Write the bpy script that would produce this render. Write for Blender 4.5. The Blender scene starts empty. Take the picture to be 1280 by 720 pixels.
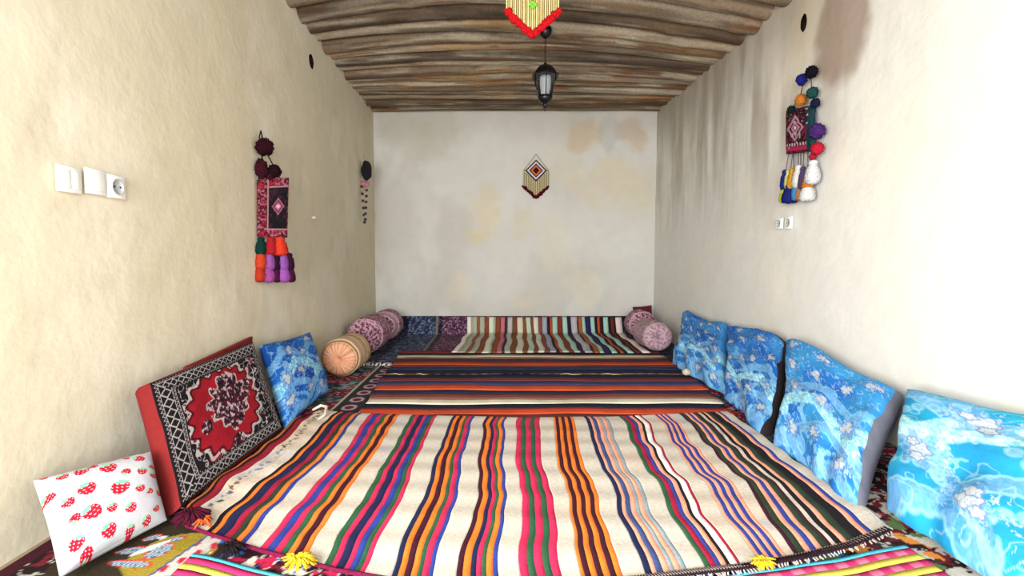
import bpy, bmesh, math, random
import numpy as np
from mathutils import Vector, Matrix
random.seed(7)
PI = math.pi
sc = bpy.context.scene

# ------------------------------------------------------------------ camera
FPX, CAMH = 600.0, 0.88
PITCH = math.atan(34.0/600.0)
SX = 22.0/1280.0
cd = bpy.data.cameras.new('camera'); cam = bpy.data.objects.new('camera', cd)
sc.collection.objects.link(cam)
cd.sensor_width = 36.0; cd.lens = 36.0*FPX/1280.0; cd.shift_x = SX; cd.clip_start = 0.05
cam.location = (0, 0, CAMH); cam.rotation_euler = (PI/2-PITCH, 0, 0)
sc.camera = cam

# ------------------------------------------------------------------ light and exposure
sc.view_settings.view_transform = 'Standard'; sc.view_settings.look = 'None'
sc.view_settings.gamma = 1.0; sc.view_settings.use_curve_mapping = False
sc.view_settings.exposure = 0.36
w = bpy.data.worlds.new('sky'); sc.world = w; w.use_nodes = True
w.node_tree.nodes['Background'].inputs[0].default_value = (0.80, 0.90, 1.0, 1)
w.node_tree.nodes['Background'].inputs[1].default_value = 1.2
def area(name, loc, target, sx, sy, power, col):
    l = bpy.data.lights.new(name, 'AREA'); l.shape = 'RECTANGLE'; l.size = sx; l.size_y = sy
    l.energy = power; l.color = col
    o = bpy.data.objects.new(name, l); sc.collection.objects.link(o); o.location = loc
    d = Vector(target)-Vector(loc); o.rotation_euler = d.to_track_quat('-Z', 'Y').to_euler()
    return o
area('daylight_through_opening', (-0.1, -1.30, 1.15), (0.2, 4.6, 0.35), 2.4, 1.5, 150, (0.96, 0.985, 1.0))
area('daylight_through_side_door', (-1.15, -0.45, 0.95), (1.9, 1.15, 0.45), 0.9, 1.3, 112, (1.0, 0.99, 0.95))

# ------------------------------------------------------------------ pixel -> world measurements
cp, sp = math.cos(PITCH), math.sin(PITCH)
def ray(px, py):
    x = (px-640)/FPX + SX*1280/FPX; y = (360-py)/FPX
    return Vector((x, cp+y*sp, y*cp-sp))
ORI = Vector((0, 0, CAMH))
def onfloor(px, py, z=0.0):
    d = ray(px, py); t = (z-CAMH)/d.z; return ORI+d*t
def onx(px, py, X):
    d = ray(px, py); return ORI+d*(X/d.x)
def ony(px, py, Y):
    d = ray(px, py); return ORI+d*(Y/d.y)
def onplane(px, py, P, N):
    d = ray(px, py); return ORI+d*((P-ORI).dot(N)/d.dot(N))
XL, XR, YB, YF, ZC = -1.42, 1.91, 5.74, -1.6, 2.88

# ------------------------------------------------------------------ colour and noise helpers
def lin(c):
    c = np.asarray(c, float)/255.0
    return np.where(c <= 0.04045, c/12.92, ((c+0.055)/1.055)**2.4)
def hx(s): return lin([int(s[i:i+2], 16) for i in (0, 2, 4)])
def _h(ix, iy, s):
    n = (ix.astype(np.int64)*374761393 + iy.astype(np.int64)*668265263 + s*974711) & 0xffffffff
    n = ((n ^ (n >> 13))*1274126177) & 0xffffffff
    n = (n ^ (n >> 16)) & 0xffffffff
    return n/4294967295.0
def vn(x, y, s=0):
    x = np.asarray(x, float); y = np.asarray(y, float)
    x, y = np.broadcast_arrays(x, y)
    ix, iy = np.floor(x), np.floor(y); fx, fy = x-ix, y-iy
    fx = fx*fx*(3-2*fx); fy = fy*fy*(3-2*fy); ix = ix.astype(np.int64); iy = iy.astype(np.int64)
    a, b, c, d = _h(ix, iy, s), _h(ix+1, iy, s), _h(ix, iy+1, s), _h(ix+1, iy+1, s)
    return a*(1-fx)*(1-fy)+b*fx*(1-fy)+c*(1-fx)*fy+d*fx*fy
def fbm(x, y, s=0, o=4):
    t = 0; a = 0.5; n = 0
    for k in range(o):
        t = t+a*vn(np.asarray(x)*2**k, np.asarray(y)*2**k, s+k*17); n += a; a *= 0.5
    return t/n
def sst(a, b, x): 
    t = np.clip((x-a)/(b-a), 0, 1); return t*t*(3-2*t)
def mixc(a, b, t): return a+(b-a)*t[..., None]
def put(C, mask, col): C[mask] = col

# ------------------------------------------------------------------ materials
def mat_vc(name, rough=0.95, bump=0.15, bscale=400, var=0.12, vscale=60, sheen=0.0, spec=0.2):
    m = bpy.data.materials.new(name); m.use_nodes = True; nt = m.node_tree; N = nt.nodes; L = nt.links
    b = N['Principled BSDF']; b.inputs['Roughness'].default_value = rough
    b.inputs['Specular IOR Level'].default_value = spec; b.inputs['Sheen Weight'].default_value = sheen
    at = N.new('ShaderNodeAttribute'); at.attribute_name = 'Col'
    tc = N.new('ShaderNodeTexCoord')
    n1 = N.new('ShaderNodeTexNoise'); n1.inputs['Scale'].default_value = vscale; n1.inputs['Detail'].default_value = 4
    L.new(tc.outputs['Object'], n1.inputs['Vector'])
    mr = N.new('ShaderNodeMapRange'); mr.inputs['From Min'].default_value = 0.3; mr.inputs['From Max'].default_value = 0.7
    mr.inputs['To Min'].default_value = 1-var; mr.inputs['To Max'].default_value = 1+var*0.6
    L.new(n1.outputs['Fac'], mr.inputs['Value'])
    mx = N.new('ShaderNodeVectorMath'); mx.operation = 'SCALE'
    L.new(at.outputs['Color'], mx.inputs[0]); L.new(mr.outputs['Result'], mx.inputs['Scale'])
    L.new(mx.outputs[0], b.inputs['Base Color'])
    n2 = N.new('ShaderNodeTexNoise'); n2.inputs['Scale'].default_value = bscale; n2.inputs['Detail'].default_value = 3
    L.new(tc.outputs['Object'], n2.inputs['Vector'])
    bp = N.new('ShaderNodeBump'); bp.inputs['Strength'].default_value = bump; bp.inputs['Distance'].default_value = 0.01
    L.new(n2.outputs['Fac'], bp.inputs['Height']); L.new(bp.outputs['Normal'], b.inputs['Normal'])
    return m
def mat_flat(name, hexc, rough=0.6, metal=0.0, var=0.08, scale=80, bump=0.05, alpha=1.0, trans=0.0, spec=0.5):
    m = bpy.data.materials.new(name); m.use_nodes = True; nt = m.node_tree; N = nt.nodes; L = nt.links
    b = N['Principled BSDF']; b.inputs['Roughness'].default_value = rough; b.inputs['Metallic'].default_value = metal
    b.inputs['Specular IOR Level'].default_value = spec
    c = hx(hexc)
    n1 = N.new('ShaderNodeTexNoise'); n1.inputs['Scale'].default_value = scale
    tc = N.new('ShaderNodeTexCoord'); L.new(tc.outputs['Object'], n1.inputs['Vector'])
    cr = N.new('ShaderNodeValToRGB')
    cr.color_ramp.elements[0].position = 0.3; cr.color_ramp.elements[1].position = 0.7
    cr.color_ramp.elements[0].color = (*(c*(1-var)), 1); cr.color_ramp.elements[1].color = (*np.minimum(c*(1+var), 1), 1)
    L.new(n1.outputs['Fac'], cr.inputs['Fac']); L.new(cr.outputs['Color'], b.inputs['Base Color'])
    bp = N.new('ShaderNodeBump'); bp.inputs['Strength'].default_value = bump; bp.inputs['Distance'].default_value = 0.004
    L.new(n1.outputs['Fac'], bp.inputs['Height']); L.new(bp.outputs['Normal'], b.inputs['Normal'])
    b.inputs['Transmission Weight'].default_value = trans; b.inputs['Alpha'].default_value = alpha
    return m
M_WOVEN = mat_vc('woven_wool', 0.95, 0.35, 260, 0.14, 90, 0.0)
M_COTTON = mat_vc('printed_cotton', 0.85, 0.12, 60, 0.07, 30)
M_PLASTER = mat_vc('mud_plaster', 0.95, 0.16, 26, 0.03, 9, 0, 0.1)
M_WOOD = mat_vc('weathered_wood', 0.85, 0.6, 90, 0.18, 50, 0, 0.2)
M_YARN = {}
def yarn(h):
    if h not in M_YARN: M_YARN[h] = mat_flat('yarn_'+h, ''.join('%02x' % int(int(h[k:k+2], 16)*.86) for k in (0, 2, 4)), 0.95, var=0.35, scale=220, bump=0.6, spec=0.1)
    return M_YARN[h]

# ------------------------------------------------------------------ mesh helpers
COL = sc.collection
def mesh_obj(name, V, F, C=None, mat=None, parent=None, smooth=True):
    V = np.asarray(V, float).reshape(-1, 3)
    me = bpy.data.meshes.new(name)
    F = [tuple(f) for f in F] if not isinstance(F, np.ndarray) else F.tolist()
    me.from_pydata(V.tolist(), [], F); me.validate(clean_customdata=False)
    if C is not None:
        a = me.color_attributes.new('Col', 'FLOAT_COLOR', 'POINT')
        C4 = np.ones((len(V), 4)); C4[:, :3] = np.clip(np.asarray(C, float).reshape(-1, 3), 0, 1)
        a.data.foreach_set('color', C4.ravel())
    if smooth: me.polygons.foreach_set('use_smooth', [True]*len(me.polygons))
    if mat: me.materials.append(mat)
    me.update()
    o = bpy.data.objects.new(name, me); COL.objects.link(o)
    if parent: o.parent = parent; o.matrix_parent_inverse = Matrix.Translation(-parent.location)
    return o
def gridF(nu, nv, off=0, flip=False):
    i, j = np.meshgrid(np.arange(nu-1), np.arange(nv-1), indexing='ij')
    a = i*nv+j+off; b = (i+1)*nv+j+off
    q = np.stack([a, b, b+1, a+1], -1).reshape(-1, 4)
    return q[:, ::-1] if flip else q
def tag(o, label, cat, group=None):
    o['label'] = label; o['category'] = cat
    if group: o['group'] = group
    return o
def empty(name, loc, label, cat, group=None):
    o = bpy.data.objects.new(name, None); COL.objects.link(o); o.location = loc; o.empty_display_size = 0.05
    return tag(o, label, cat, group)
def setting(o): o['kind'] = 'structure'; return o
def bm_obj(name, bm, mat, parent=None, smooth=True):
    me = bpy.data.meshes.new(name); bmesh.ops.recalc_face_normals(bm, faces=bm.faces[:]); bm.to_mesh(me); bm.free()
    if smooth: me.polygons.foreach_set('use_smooth', [True]*len(me.polygons))
    me.materials.append(mat)
    o = bpy.data.objects.new(name, me); COL.objects.link(o)
    if parent: o.parent = parent; o.matrix_parent_inverse = Matrix.Translation(-parent.location)
    return o
def bm_box(bm, lo, hi, bev=0.0):
    r = bmesh.ops.create_cube(bm, size=1.0); vs = r['verts']
    for v in vs:
        v.co = Vector([lo[k]+(v.co[k]+0.5)*(hi[k]-lo[k]) for k in range(3)])
    if bev:
        es = list({e for v in vs for e in v.link_edges})
        bmesh.ops.bevel(bm, geom=es, offset=bev, segments=2, affect='EDGES', profile=0.5)
def bm_tube(bm, pts, r, n=8):
    pts = [Vector(p) for p in pts]; rings = []
    rr = r if isinstance(r, (list, tuple)) else [r]*len(pts)
    for k, p in enumerate(pts):
        t = (pts[min(k+1, len(pts)-1)]-pts[max(k-1, 0)]).normalized()
        a = t.orthogonal().normalized() if k == 0 else (a-t*a.dot(t)).normalized()
        b = t.cross(a)
        rings.append([bm.verts.new(p+(a*math.cos(2*PI*i/n)+b*math.sin(2*PI*i/n))*rr[k]) for i in range(n)])
    for k in range(len(rings)-1):
        for i in range(n): bm.faces.new((rings[k][i], rings[k][(i+1) % n], rings[k+1][(i+1) % n], rings[k+1][i]))
    bm.faces.new(rings[0][::-1]); bm.faces.new(rings[-1])
def bm_lathe(bm, prof, c, n=24, rot=0.0):
    rings = []
    for r, z in prof:
        rings.append([bm.verts.new((c[0]+r*math.cos(rot+2*PI*i/n), c[1]+r*math.sin(rot+2*PI*i/n), c[2]+z)) for i in range(n)])
    for k in range(len(rings)-1):
        for i in range(n): bm.faces.new((rings[k][i], rings[k][(i+1) % n], rings[k+1][(i+1) % n], rings[k+1][i]))
    bm.faces.new(rings[0][::-1]); bm.faces.new(rings[-1])
def pompom_bm(c, r, squash=1.0):
    bm = bmesh.new(); bmesh.ops.create_icosphere(bm, subdivisions=4, radius=1.0)
    for v in bm.verts:
        k = 1+random.uniform(-0.30, 0.16); v.co = Vector((v.co.x*r*k, v.co.y*r*k, v.co.z*r*k*squash))+Vector(c)
    return bm
def tassel_bm(c, r, h):
    """yarn tassel, top at c: a small head, a neck and a flaring skirt of strands"""
    bm = bmesh.new(); n = 44; prof = [(0.15, 0), (0.5, -.03), (0.62, -.10), (0.55, -.18), (0.52, -.22), (0.80, -.36), (0.98, -.62), (1.0, -.8), (0.85, -.95), (0.35, -1.0)]
    rings = []
    for q, (rr, z) in enumerate(prof):
        ring = []
        for i in range(n):
            k = 1+(0.14 if i % 2 else -0.20)*(q > 1)+random.uniform(-.09, .09)
            ring.append(bm.verts.new((c[0]+rr*r*k*math.cos(2*PI*i/n), c[1]+rr*r*k*math.sin(2*PI*i/n), c[2]+z*h+(random.uniform(-.04, .04)*h if q > 7 else 0))))
        rings.append(ring)
    for k in range(len(rings)-1):
        for i in range(n): bm.faces.new((rings[k][i], rings[k][(i+1) % n], rings[k+1][(i+1) % n], rings[k+1][i]))
    bm.faces.new(rings[0][::-1]); bm.faces.new(rings[-1])
    return bm

# ------------------------------------------------------------------ room shell
def wall_grid(name, nu, nv, fn, colfn, holes=()):
    us, vs = np.linspace(0, 1, nu), np.linspace(0, 1, nv)
    for (ha, hb, ra, rb) in holes:
        us = np.union1d(us, (ha+np.linspace(-1.4, 1.4, 60)*ra-YF)/(YB-YF)); vs = np.union1d(vs, (hb+np.linspace(-1.4, 1.4, 70)*rb)/ZC)
    nu, nv = len(us), len(vs)
    u, v = np.meshgrid(us, vs, indexing='ij')
    P, a, b = fn(u, v)       # a, b = in-plane metres
    C = colfn(a, b)
    F = gridF(nu, nv)
    if holes:
        ca = a.ravel()[F].mean(1); cb = b.ravel()[F].mean(1); keep = np.ones(len(F), bool)
        for (ha, hb, ra, rb) in holes:
            ang = np.arctan2(cb-hb, ca-ha)
            keep &= ((ca-ha)/ra)**2+((cb-hb)/rb)**2 > 1+0.7*(fbm(ca*35+9, cb*35+ha, 5, 3)-.5)
        F = F[keep]
    return setting(mesh_obj(name, P.reshape(-1, 3), F, C.reshape(-1, 3), M_PLASTER))
def wav(a, b, s): return 0.010*(fbm(a*1.3, b*1.3, s, 3)-.5)+0.004*(fbm(a*7, b*7, s+3, 3)-.5)
def relief(a, b, s): return wav(a, b, s)*.9
def col_left(a, b):
    base = np.broadcast_to(hx('D9D1B9'), a.shape+(3,)).copy()
    base = mixc(base, hx('D6CBAE'), 0.6*sst(.42, .7, fbm(a*1.1, b*.9, 11)))
    base = mixc(base, hx('E6DFCB'), 0.6*sst(.5, .75, fbm(a*2.3+3, b*1.5, 15)))
    base = mixc(base, hx('C6BCA2'), 0.3*sst(.55, .8, fbm(a*9, b*5, 19)))
    return base
def col_right(a, b):
    base = np.broadcast_to(hx('DAD9D3'), a.shape+(3,)).copy()
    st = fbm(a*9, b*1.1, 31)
    base = mixc(base, hx('968A7B'), 0.72*sst(.30, .75, st)*sst(.9, 2.1, b)*sst(1.9, 3.4, a))  # streaky dirt mixed with painted-in shade, upper far part of the wall
    base = mixc(base, hx('E2DCCB'), 0.5*sst(.5, .8, fbm(a*3, b*1.4, 35)))
    p = onx(1048, 40, XR); q = ((a-p.y)/.22)**2+((b-p.z)/.30)**2+1.2*(fbm(a*5, b*5, 37)-.5)
    base = mixc(base, hx('8F7867'), .75*(1-sst(.5, 1.3, q)))
    p = onx(1004, 30, XR); q = np.sqrt(((a-p.y)/.17)**2+((b-p.z)/.26)**2)+.5*(fbm(a*12, b*12, 39)-.5)
    base = mixc(base, hx('CFC3AC'), .6*(1-sst(.6, 1., q)))
    # band under the roof poles: some dirt, mostly shade painted into the colour
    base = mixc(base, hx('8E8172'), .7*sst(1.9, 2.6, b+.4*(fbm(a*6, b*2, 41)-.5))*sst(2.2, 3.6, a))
    return base
def col_back(a, b):
    base = np.broadcast_to(hx('D2D0CA'), a.shape+(3,)).copy()
    base = mixc(base, hx('C2BEB4'), .6*sst(.4, .7, fbm(a*1.6, b*1.6, 51)))
    base = mixc(base, hx('D9D8D2'), .6*sst(.5, .75, fbm(a*2.6, b*2, 53)))
    for (px, py, rx, ry, h, k) in [(728, 172, 20, 22, 'C9AE86', .8), (790, 168, 16, 22, 'C2A585', .7), (770, 232, 45, 34, 'D3C6A6', .75), (700, 212, 40, 16, 'D2C6AA', .5),
                                   (605, 262, 22, 32, 'D8C8A2', .7), (652, 282, 14, 24, 'D6C8A6', .55), (592, 292, 10, 12, 'DACDA8', .5), (578, 360, 14, 20, 'DDCDB2', .6), (730, 360, 26, 30, 'DCD3BE', .6),
                                   (655, 378, 18, 10, 'D9CDB2', .6), (760, 165, 12, 24, 'AEB2B2', .5), (520, 170, 40, 26, 'B8AF9D', .45), (690, 300, 22, 30, 'DAD2BC', .5)]:
        p = ony(px, py, YB); q = np.sqrt(((a-p.x)/(rx*YB/600))**2+((b-p.z)/(ry*YB/600))**2)+1.5*(fbm(a*4.5, b*4.5, 55)-.5)
        base = mixc(base, hx(h), .72*k*(1-sst(.55, 1.25, q+.5*(fbm(a*11, b*11, 58, 3)-.5))))
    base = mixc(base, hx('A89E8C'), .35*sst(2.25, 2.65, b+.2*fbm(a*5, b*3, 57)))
    return base
hl = onx(389, 77, XL); hr = onx(1004, 29, XR)
wall_grid('wall_left', 560, 230, lambda u, v: (np.stack([XL+relief(YF+u*(YB-YF), v*ZC, 1), YF+u*(YB-YF), v*ZC], -1), YF+u*(YB-YF), v*ZC), col_left, [(hl.y, hl.z, .045, .055)])
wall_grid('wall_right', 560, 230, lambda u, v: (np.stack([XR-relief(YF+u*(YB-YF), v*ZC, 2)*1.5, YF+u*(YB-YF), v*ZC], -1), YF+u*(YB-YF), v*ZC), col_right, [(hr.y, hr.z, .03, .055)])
wall_grid('wall_back', 260, 230, lambda u, v: (np.stack([XL-.02+u*(XR-XL+.04), YB-relief(XL+u*(XR-XL), v*ZC, 3), v*ZC], -1), XL+u*(XR-XL), v*ZC), col_back)
M_DARK = mat_flat('dark_earth', '2A211A', 1.0, var=.4, scale=30, bump=.6, spec=0)
for k, (x0, p) in enumerate(((XL, hl), (XR, hr))):      # recess behind each ragged hole
    bm = bmesh.new(); s = -1 if k == 0 else 1
    xs = sorted((x0+s*.012, x0+s*.12))
    bm_box(bm, (xs[0], p.y-.09, p.z-.1), (xs[1], p.y+.09, p.z+.1))
    bm.faces.ensure_lookup_table()
    f = min(bm.faces, key=lambda f: s*f.calc_center_median().x); bm.faces.remove(f)
    setting(bm_obj('trim_%d' % (k+1), bm, M_DARK, smooth=False))
M_EARTH = mat_flat('packed_earth', '8E7D66', 1.0, var=.15, scale=14, bump=.3, spec=0)
bm = bmesh.new(); bm_box(bm, (XL-.15, YF-.2, -.1), (XR+.15, YB+.15, 0)); setting(bm_obj('floor', bm, M_EARTH, smooth=False))
bm = bmesh.new(); bm_box(bm, (XL-.15, YF-.2, 2.84), (XR+.15, YB+.15, 2.95)); setting(bm_obj('ceiling', bm, mat_flat('smoked_earth_ceiling', '4A3A2C', 1.0, var=.4, scale=12, bump=.6, spec=0), smooth=False))
# wall behind the camera, with its wide opening to the yard
M_PL = mat_flat('plain_plaster', 'D8CFBA', .95, var=.05, scale=6, bump=.3, spec=.1)
bm = bmesh.new()
for lo, hi in (((XL-.15, YF-.15, 0), (-1.3, YF, 2.9)), ((1.2, YF-.15, 0), (XR+.15, YF, 2.9)), ((-1.3, YF-.15, 2.45), (1.2, YF, 2.9)), ((-1.3, YF-.15, 0), (1.2, YF, .45))):
    bm_box(bm, lo, hi)
setting(bm_obj('wall_front', bm, M_PL, smooth=False))

# ------------------------------------------------------------------ roof poles
ends = [5.70, 5.60, 5.49, 5.37, 5.24, 5.12, 4.99, 4.86, 4.73, 4.60, 4.47, 4.34, 4.20, 4.05, 3.88, 3.70, 3.52, 3.34, 3.15, 2.95, 2.76, 2.57, 2.38, 2.18]
ordn = ['first', 'second', 'third', 'fourth', 'fifth', 'sixth', 'seventh', 'eighth', 'ninth', 'tenth', 'eleventh', 'twelfth', 'thirteenth', 'fourteenth', 'fifteenth', 'sixteenth', 'seventeenth', 'eighteenth', 'nineteenth', 'twentieth', 'twenty-first', 'twenty-second', 'twenty-third']
def rise(Y): return .20*np.clip((5.4-Y)/2.0, 0, 1)
def zend(Y, u): return 2.615*(1-u)+(2.63-.13*np.clip((5.7-Y)/2.7, 0, 1))*u
for k in range(len(ends)-1):
    y0 = (ends[k]+ends[k+1])/2; r0 = (ends[k]-ends[k+1])/2*.97
    nu, nv = 220, 30
    u, v = np.meshgrid(np.linspace(0, 1, nu), np.linspace(0, 1, nv), indexing='ij')
    X = XL-.10+u*(XR-XL+.2); th = 2*PI*v
    tap = 1+(.14 if k % 2 else -.14)*(u-.5)
    knot = sum(.10*np.exp(-((u-random.random())/.02)**2)*(.5+.5*np.cos(th-random.random()*6)) for _ in range(4))
    r = r0*tap*(1+.10*(fbm(u*6, np.cos(th)*.8+5, k*7+100, 3)-.5)+.10*(fbm(u*5, th*0+np.sin(th)*4+9, k*7+140, 3)-.5)+knot)
    yy = y0+.020*np.sin(u*PI*2*(.7+.5*random.random())+random.random()*6)+.028*(fbm(u*4, v*0, k+170, 2)-.5)
    zz = zend(y0, u)+rise(y0)*np.sin(PI*u)**.9+r0+random.uniform(-.012, .012)+.030*(fbm(u*3.5, v*0, k+200, 2)-.5)
    P = np.stack([X, yy+r*np.cos(th), zz+r*np.sin(th)], -1)
    gx = X; ga = np.cos(th)*1.0; gb = np.sin(th)
    g1 = fbm(gx*2.0, ga*5+k*3+gb*2, k+230, 4); g2 = fbm(gx*1.1, gb*3+k*5+ga*2, k+260, 3); g3 = fbm(gx*3, ga*18+k+gb*5, k+290, 3)
    tone = [hx('94806A'), hx('A3937E'), hx('7E6C5A'), hx('B3A48E')][(k*7) % 4]
    C = np.broadcast_to(tone, u.shape+(3,)).copy()
    C = mixc(C, hx('BE935C'), .7*sst(.53, .72, g2))
    C = mixc(C, hx('D2C6AC'), .8*sst(.52, .74, g1))
    C = mixc(C, hx('8E5527'), .8*sst(.66, .76, fbm(gx*1.6, ga*3+k*2+gb, k+320, 3)))
    C = mixc(C, hx('33261C'), .45*sst(.60, .74, g3))
    C = mixc(C, hx('4A3D34'), .6*sst(.5, .7, fbm(gx*.9, gb*2+k, k+350, 3)))
    C *= .50+.30*random.random()
    o = mesh_obj('ceiling_pole', P.reshape(-1, 3), gridF(nu, nv), C.reshape(-1, 3), M_WOOD)
    tag(o, 'rough brown roof pole across the ceiling, %s from the back wall' % ordn[k], 'ceiling pole', 'wooden poles spanning the ceiling')

# ------------------------------------------------------------------ carpets and flatweaves
def put_cloth(name, P, C, mat=None, parent=None, th=.006):
    """a cloth: top sheet from grid P (nu,nv,3) with a thin skirt and underside"""
    nu, nv = P.shape[:2]; V = P.reshape(-1, 3); Cc = C.reshape(-1, 3)
    idx = np.arange(nu*nv).reshape(nu, nv)
    loop = np.concatenate([idx[:, 0], idx[-1, 1:], idx[-2::-1, -1], idx[0, -2:0:-1]])
    low = V[loop]-np.array([0, 0, th]); n0 = len(V); m = len(loop)
    F = gridF(nu, nv).tolist()
    F += [[int(loop[i]), n0+i, n0+(i+1) % m, int(loop[(i+1) % m])] for i in range(m)]
    return mesh_obj(name, np.vstack([V, low]), F, np.vstack([Cc, Cc[loop]]), mat or M_WOVEN, parent)

def persian(x, y, s, cols, sc_=1.0):
    """curling floral carpet field in world metres"""
    c0, c1, c2, c3 = [hx(c) for c in cols]
    C = np.broadcast_to(c0, x.shape+(3,)).copy()
    wx = x+.14*(fbm(x*7, y*7, s)-.5); wy = y+.14*(fbm(x*7+5, y*7, s+1)-.5)
    a = np.sin(wx*62*sc_)*np.sin(wy*58*sc_); b = fbm(wx*38*sc_, wy*38*sc_, s+2, 3)
    C = mixc(C, c1, sst(.55, .62, b))
    C = mixc(C, c2, ((np.abs(fbm(wx*22*sc_+4, wy*22*sc_, s+6, 2)-.5) < .028) | (a > .86))*.85)
    C = mixc(C, c3, sst(.72, .80, fbm(wx*60*sc_+9, wy*60*sc_, s+4, 2)))
    return C

# near carpet with birds (bottom corners of the view)
nu, nv = 520, 230
u, v = np.meshgrid(np.linspace(0, 1, nu), np.linspace(0, 1, nv), indexing='ij')
X = XL+.03+u*(XR-XL-.06); Y = .75+v*1.27
C = persian(X, Y, 400, ('2A1016', '6E1626', 'C9BFB8', '23302C'), .9)
dl = np.minimum(X-(XL+.03), (XR-.03)-X)
C = mixc(C, hx('1C0A0E'), (dl < .22)*1.0*(fbm(X*20, Y*20, 402) < .6))
C = mixc(C, hx('A8A39A'), ((dl < .22) & (dl > .05) & (np.abs(fbm(X*16, Y*16, 403, 2)-.5) < .022))*1.0)
C = mixc(C, hx('3A0A1A'), (dl < .045)*1.0)
# painted motifs, each placed by its floor position (read off the carpet)
def fp(px, py): p = onfloor(px, py); return p.x, p.y
def ell(px, py, rx, ry, ang=0):
    cx, cy = fp(px, py); dx, dy = X-cx, Y-cy; c, s_ = math.cos(ang), math.sin(ang)
    return ((dx*c+dy*s_)/rx)**2+((-dx*s_+dy*c)/ry)**2
q = ell(185, 690, .22, .16, .5)+.25*(fbm(X*12, Y*12, 404)-.5)
C = mixc(C, hx('2E2416'), (q < 1.15)*1.0)
q2 = ell(214, 698, .12, .115, .6)+.35*(fbm(X*10, Y*10, 405)-.5)
C = mixc(C, hx('94802A'), (q2 < 1)*1.0)
C = mixc(C, hx('8A7A20'), ((q2 < 1) & (fbm(X*14, Y*14, 406) > .56))*1.0)
stp = (np.sin(X*520-Y*420) > .1)
for (px, py, rx, ry, an) in ((199, 693, .026, .036, -.4), (166, 692, .040, .016, .2), (190, 676, .022, .014, .6), (163, 709, .060, .014, -.1), (219, 678, .026, .012, .5)):
    e = ell(px, py, rx, ry, an)
    C = mixc(C, hx('C22E22'), ((e < 1.35) & (e >= 1))*1.0)
    C = mixc(C, hx('B4BFC6'), ((e < 1) & stp)*1.0); C = mixc(C, hx('2C5878'), ((e < 1) & ~stp)*1.0)
e = ell(203, 676, .012, .010, 0); C = mixc(C, hx('C4CACA'), (e < 1)*1.0); e = ell(175, 704, .016, .008, 0); C = mixc(C, hx('C2521E'), (e < 1)*1.0)
e = ell(188, 689, .014, .052, -.7); C = mixc(C, hx('C4CACA'), (e < 1)*1.0)
# pale border strip with red flowers
ax, ay = fp(258, 678); bx, by = fp(200, 719); dx, dy = bx-ax, by-ay; L_ = math.hypot(dx, dy)
t_ = ((X-ax)*dx+(Y-ay)*dy)/L_; n_ = ((X-ax)*dy-(Y-ay)*dx)/L_
stripm = (np.abs(n_+.02) < .036) & (t_ > -.02)
C = mixc(C, hx('BDB8B0'), stripm*1.0)
C = mixc(C, hx('B4233C'), (stripm & (np.sin(t_*75)*np.sin(n_*110+t_*30) > .45))*1.0)
C = mixc(C, hx('2E4C86'), (stripm & (np.abs(n_-.012) < .004))*1.0)
# right side: pale, orange and red medallions beside the cushions
e = ((X-1.25)/.3)**2+((Y-1.62)/.22)**2
C = mixc(C, hx('C9C2B4'), ((X > 1.12) & (Y < 1.75) & (fbm(X*30, Y*30, 410, 2) > .52))*1.0)
C = mixc(C, hx('D88A3A'), ((X > 1.0) & (Y < 1.75) & (fbm(X*17+4, Y*17, 412, 2) > .66))*1.0)
C = mixc(C, hx('A62A36'), ((X > 1.0) & (Y < 2.0) & (fbm(X*15+4, Y*15, 414, 2) > .68))*1.0)
C = mixc(C, hx('5F7A4A'), ((X > 0.9) & (Y < 1.75) & (fbm(X*19+4, Y*19, 416, 2) > .72))*1.0)
mid = (X > -.85) & (X < 1.05)
C = mixc(C, hx('D9D5CA'), (mid & (fbm(X*34, Y*34, 418, 2) > .62))*1.0)
C = mixc(C, hx('2F5FA8'), (mid & (fbm(X*34, Y*34, 420, 2) > .66))*1.0)
C = mixc(C, hx('C01F4A'), (mid & (fbm(X*34, Y*34, 422, 2) > .68))*1.0)
Z = np.full_like(X, .010)
tag(put_cloth('floor_carpet', np.stack([X, Y, Z], -1), C), 'pile carpet with white birds on an olive ground, below the strawberry pillow', 'carpet')

# middle carpet: maroon and teal medallion borders, white fringe at its far end
nu, nv = 420, 230
u, v = np.meshgrid(np.linspace(0, 1, nu), np.linspace(0, 1, nv), indexing='ij')
X = XL+.04+u*(XR-XL-.08); Y = 2.04+v*1.90
C = persian(X, Y, 430, ('2A2C38', '7E8E90', '3F8784', '7A1A2E'), 1.0)
mm = (fbm(X*2.5, Y*9, 432, 2) > .52)
C2 = persian(X, Y, 436, ('6A1226', '8F2238', 'C7A9B2', '2B1420'), 1.2); C[mm] = C2[mm]
dl = X-fp(478, 470)[0]*0+.0
bd = np.abs(X+.86) < .085
ovals = (((X+.86)/.045)**2+(((Y % .16)-.08)/.055)**2)
C = mixc(C, hx('2C2A2C'), bd*1.0); C = mixc(C, hx('B49AA6'), (bd & (ovals < 1))*1.0); C = mixc(C, hx('6E1228'), (bd & (ovals < .35))*1.0)
for xx in (-.95, -.77): C = mixc(C, hx('B9B29A'), (np.abs(X-xx) < .008)*1.0)
C = mixc(C, hx('3E6B58'), (np.abs(X+.745) < .014)*1.0)
rt = fp(478, 470)
Z = np.full_like(X, .012)
o = put_cloth('floor_carpet', np.stack([X, Y, Z], -1), C)
tag(o, 'maroon and teal medallion carpet beside the orange bolster, white fringe at its far end', 'carpet')
bm = bmesh.new()
for i in range(150):
    x = XL+.06+i*(XR-XL-.12)/149+random.uniform(-.006, .006)
    bm_tube(bm, [(x, 3.935, .014), (x+random.uniform(-.012, .012), 3.975, .020), (x+random.uniform(-.03, .03), 4.02, .018)], .006, 5)
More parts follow.
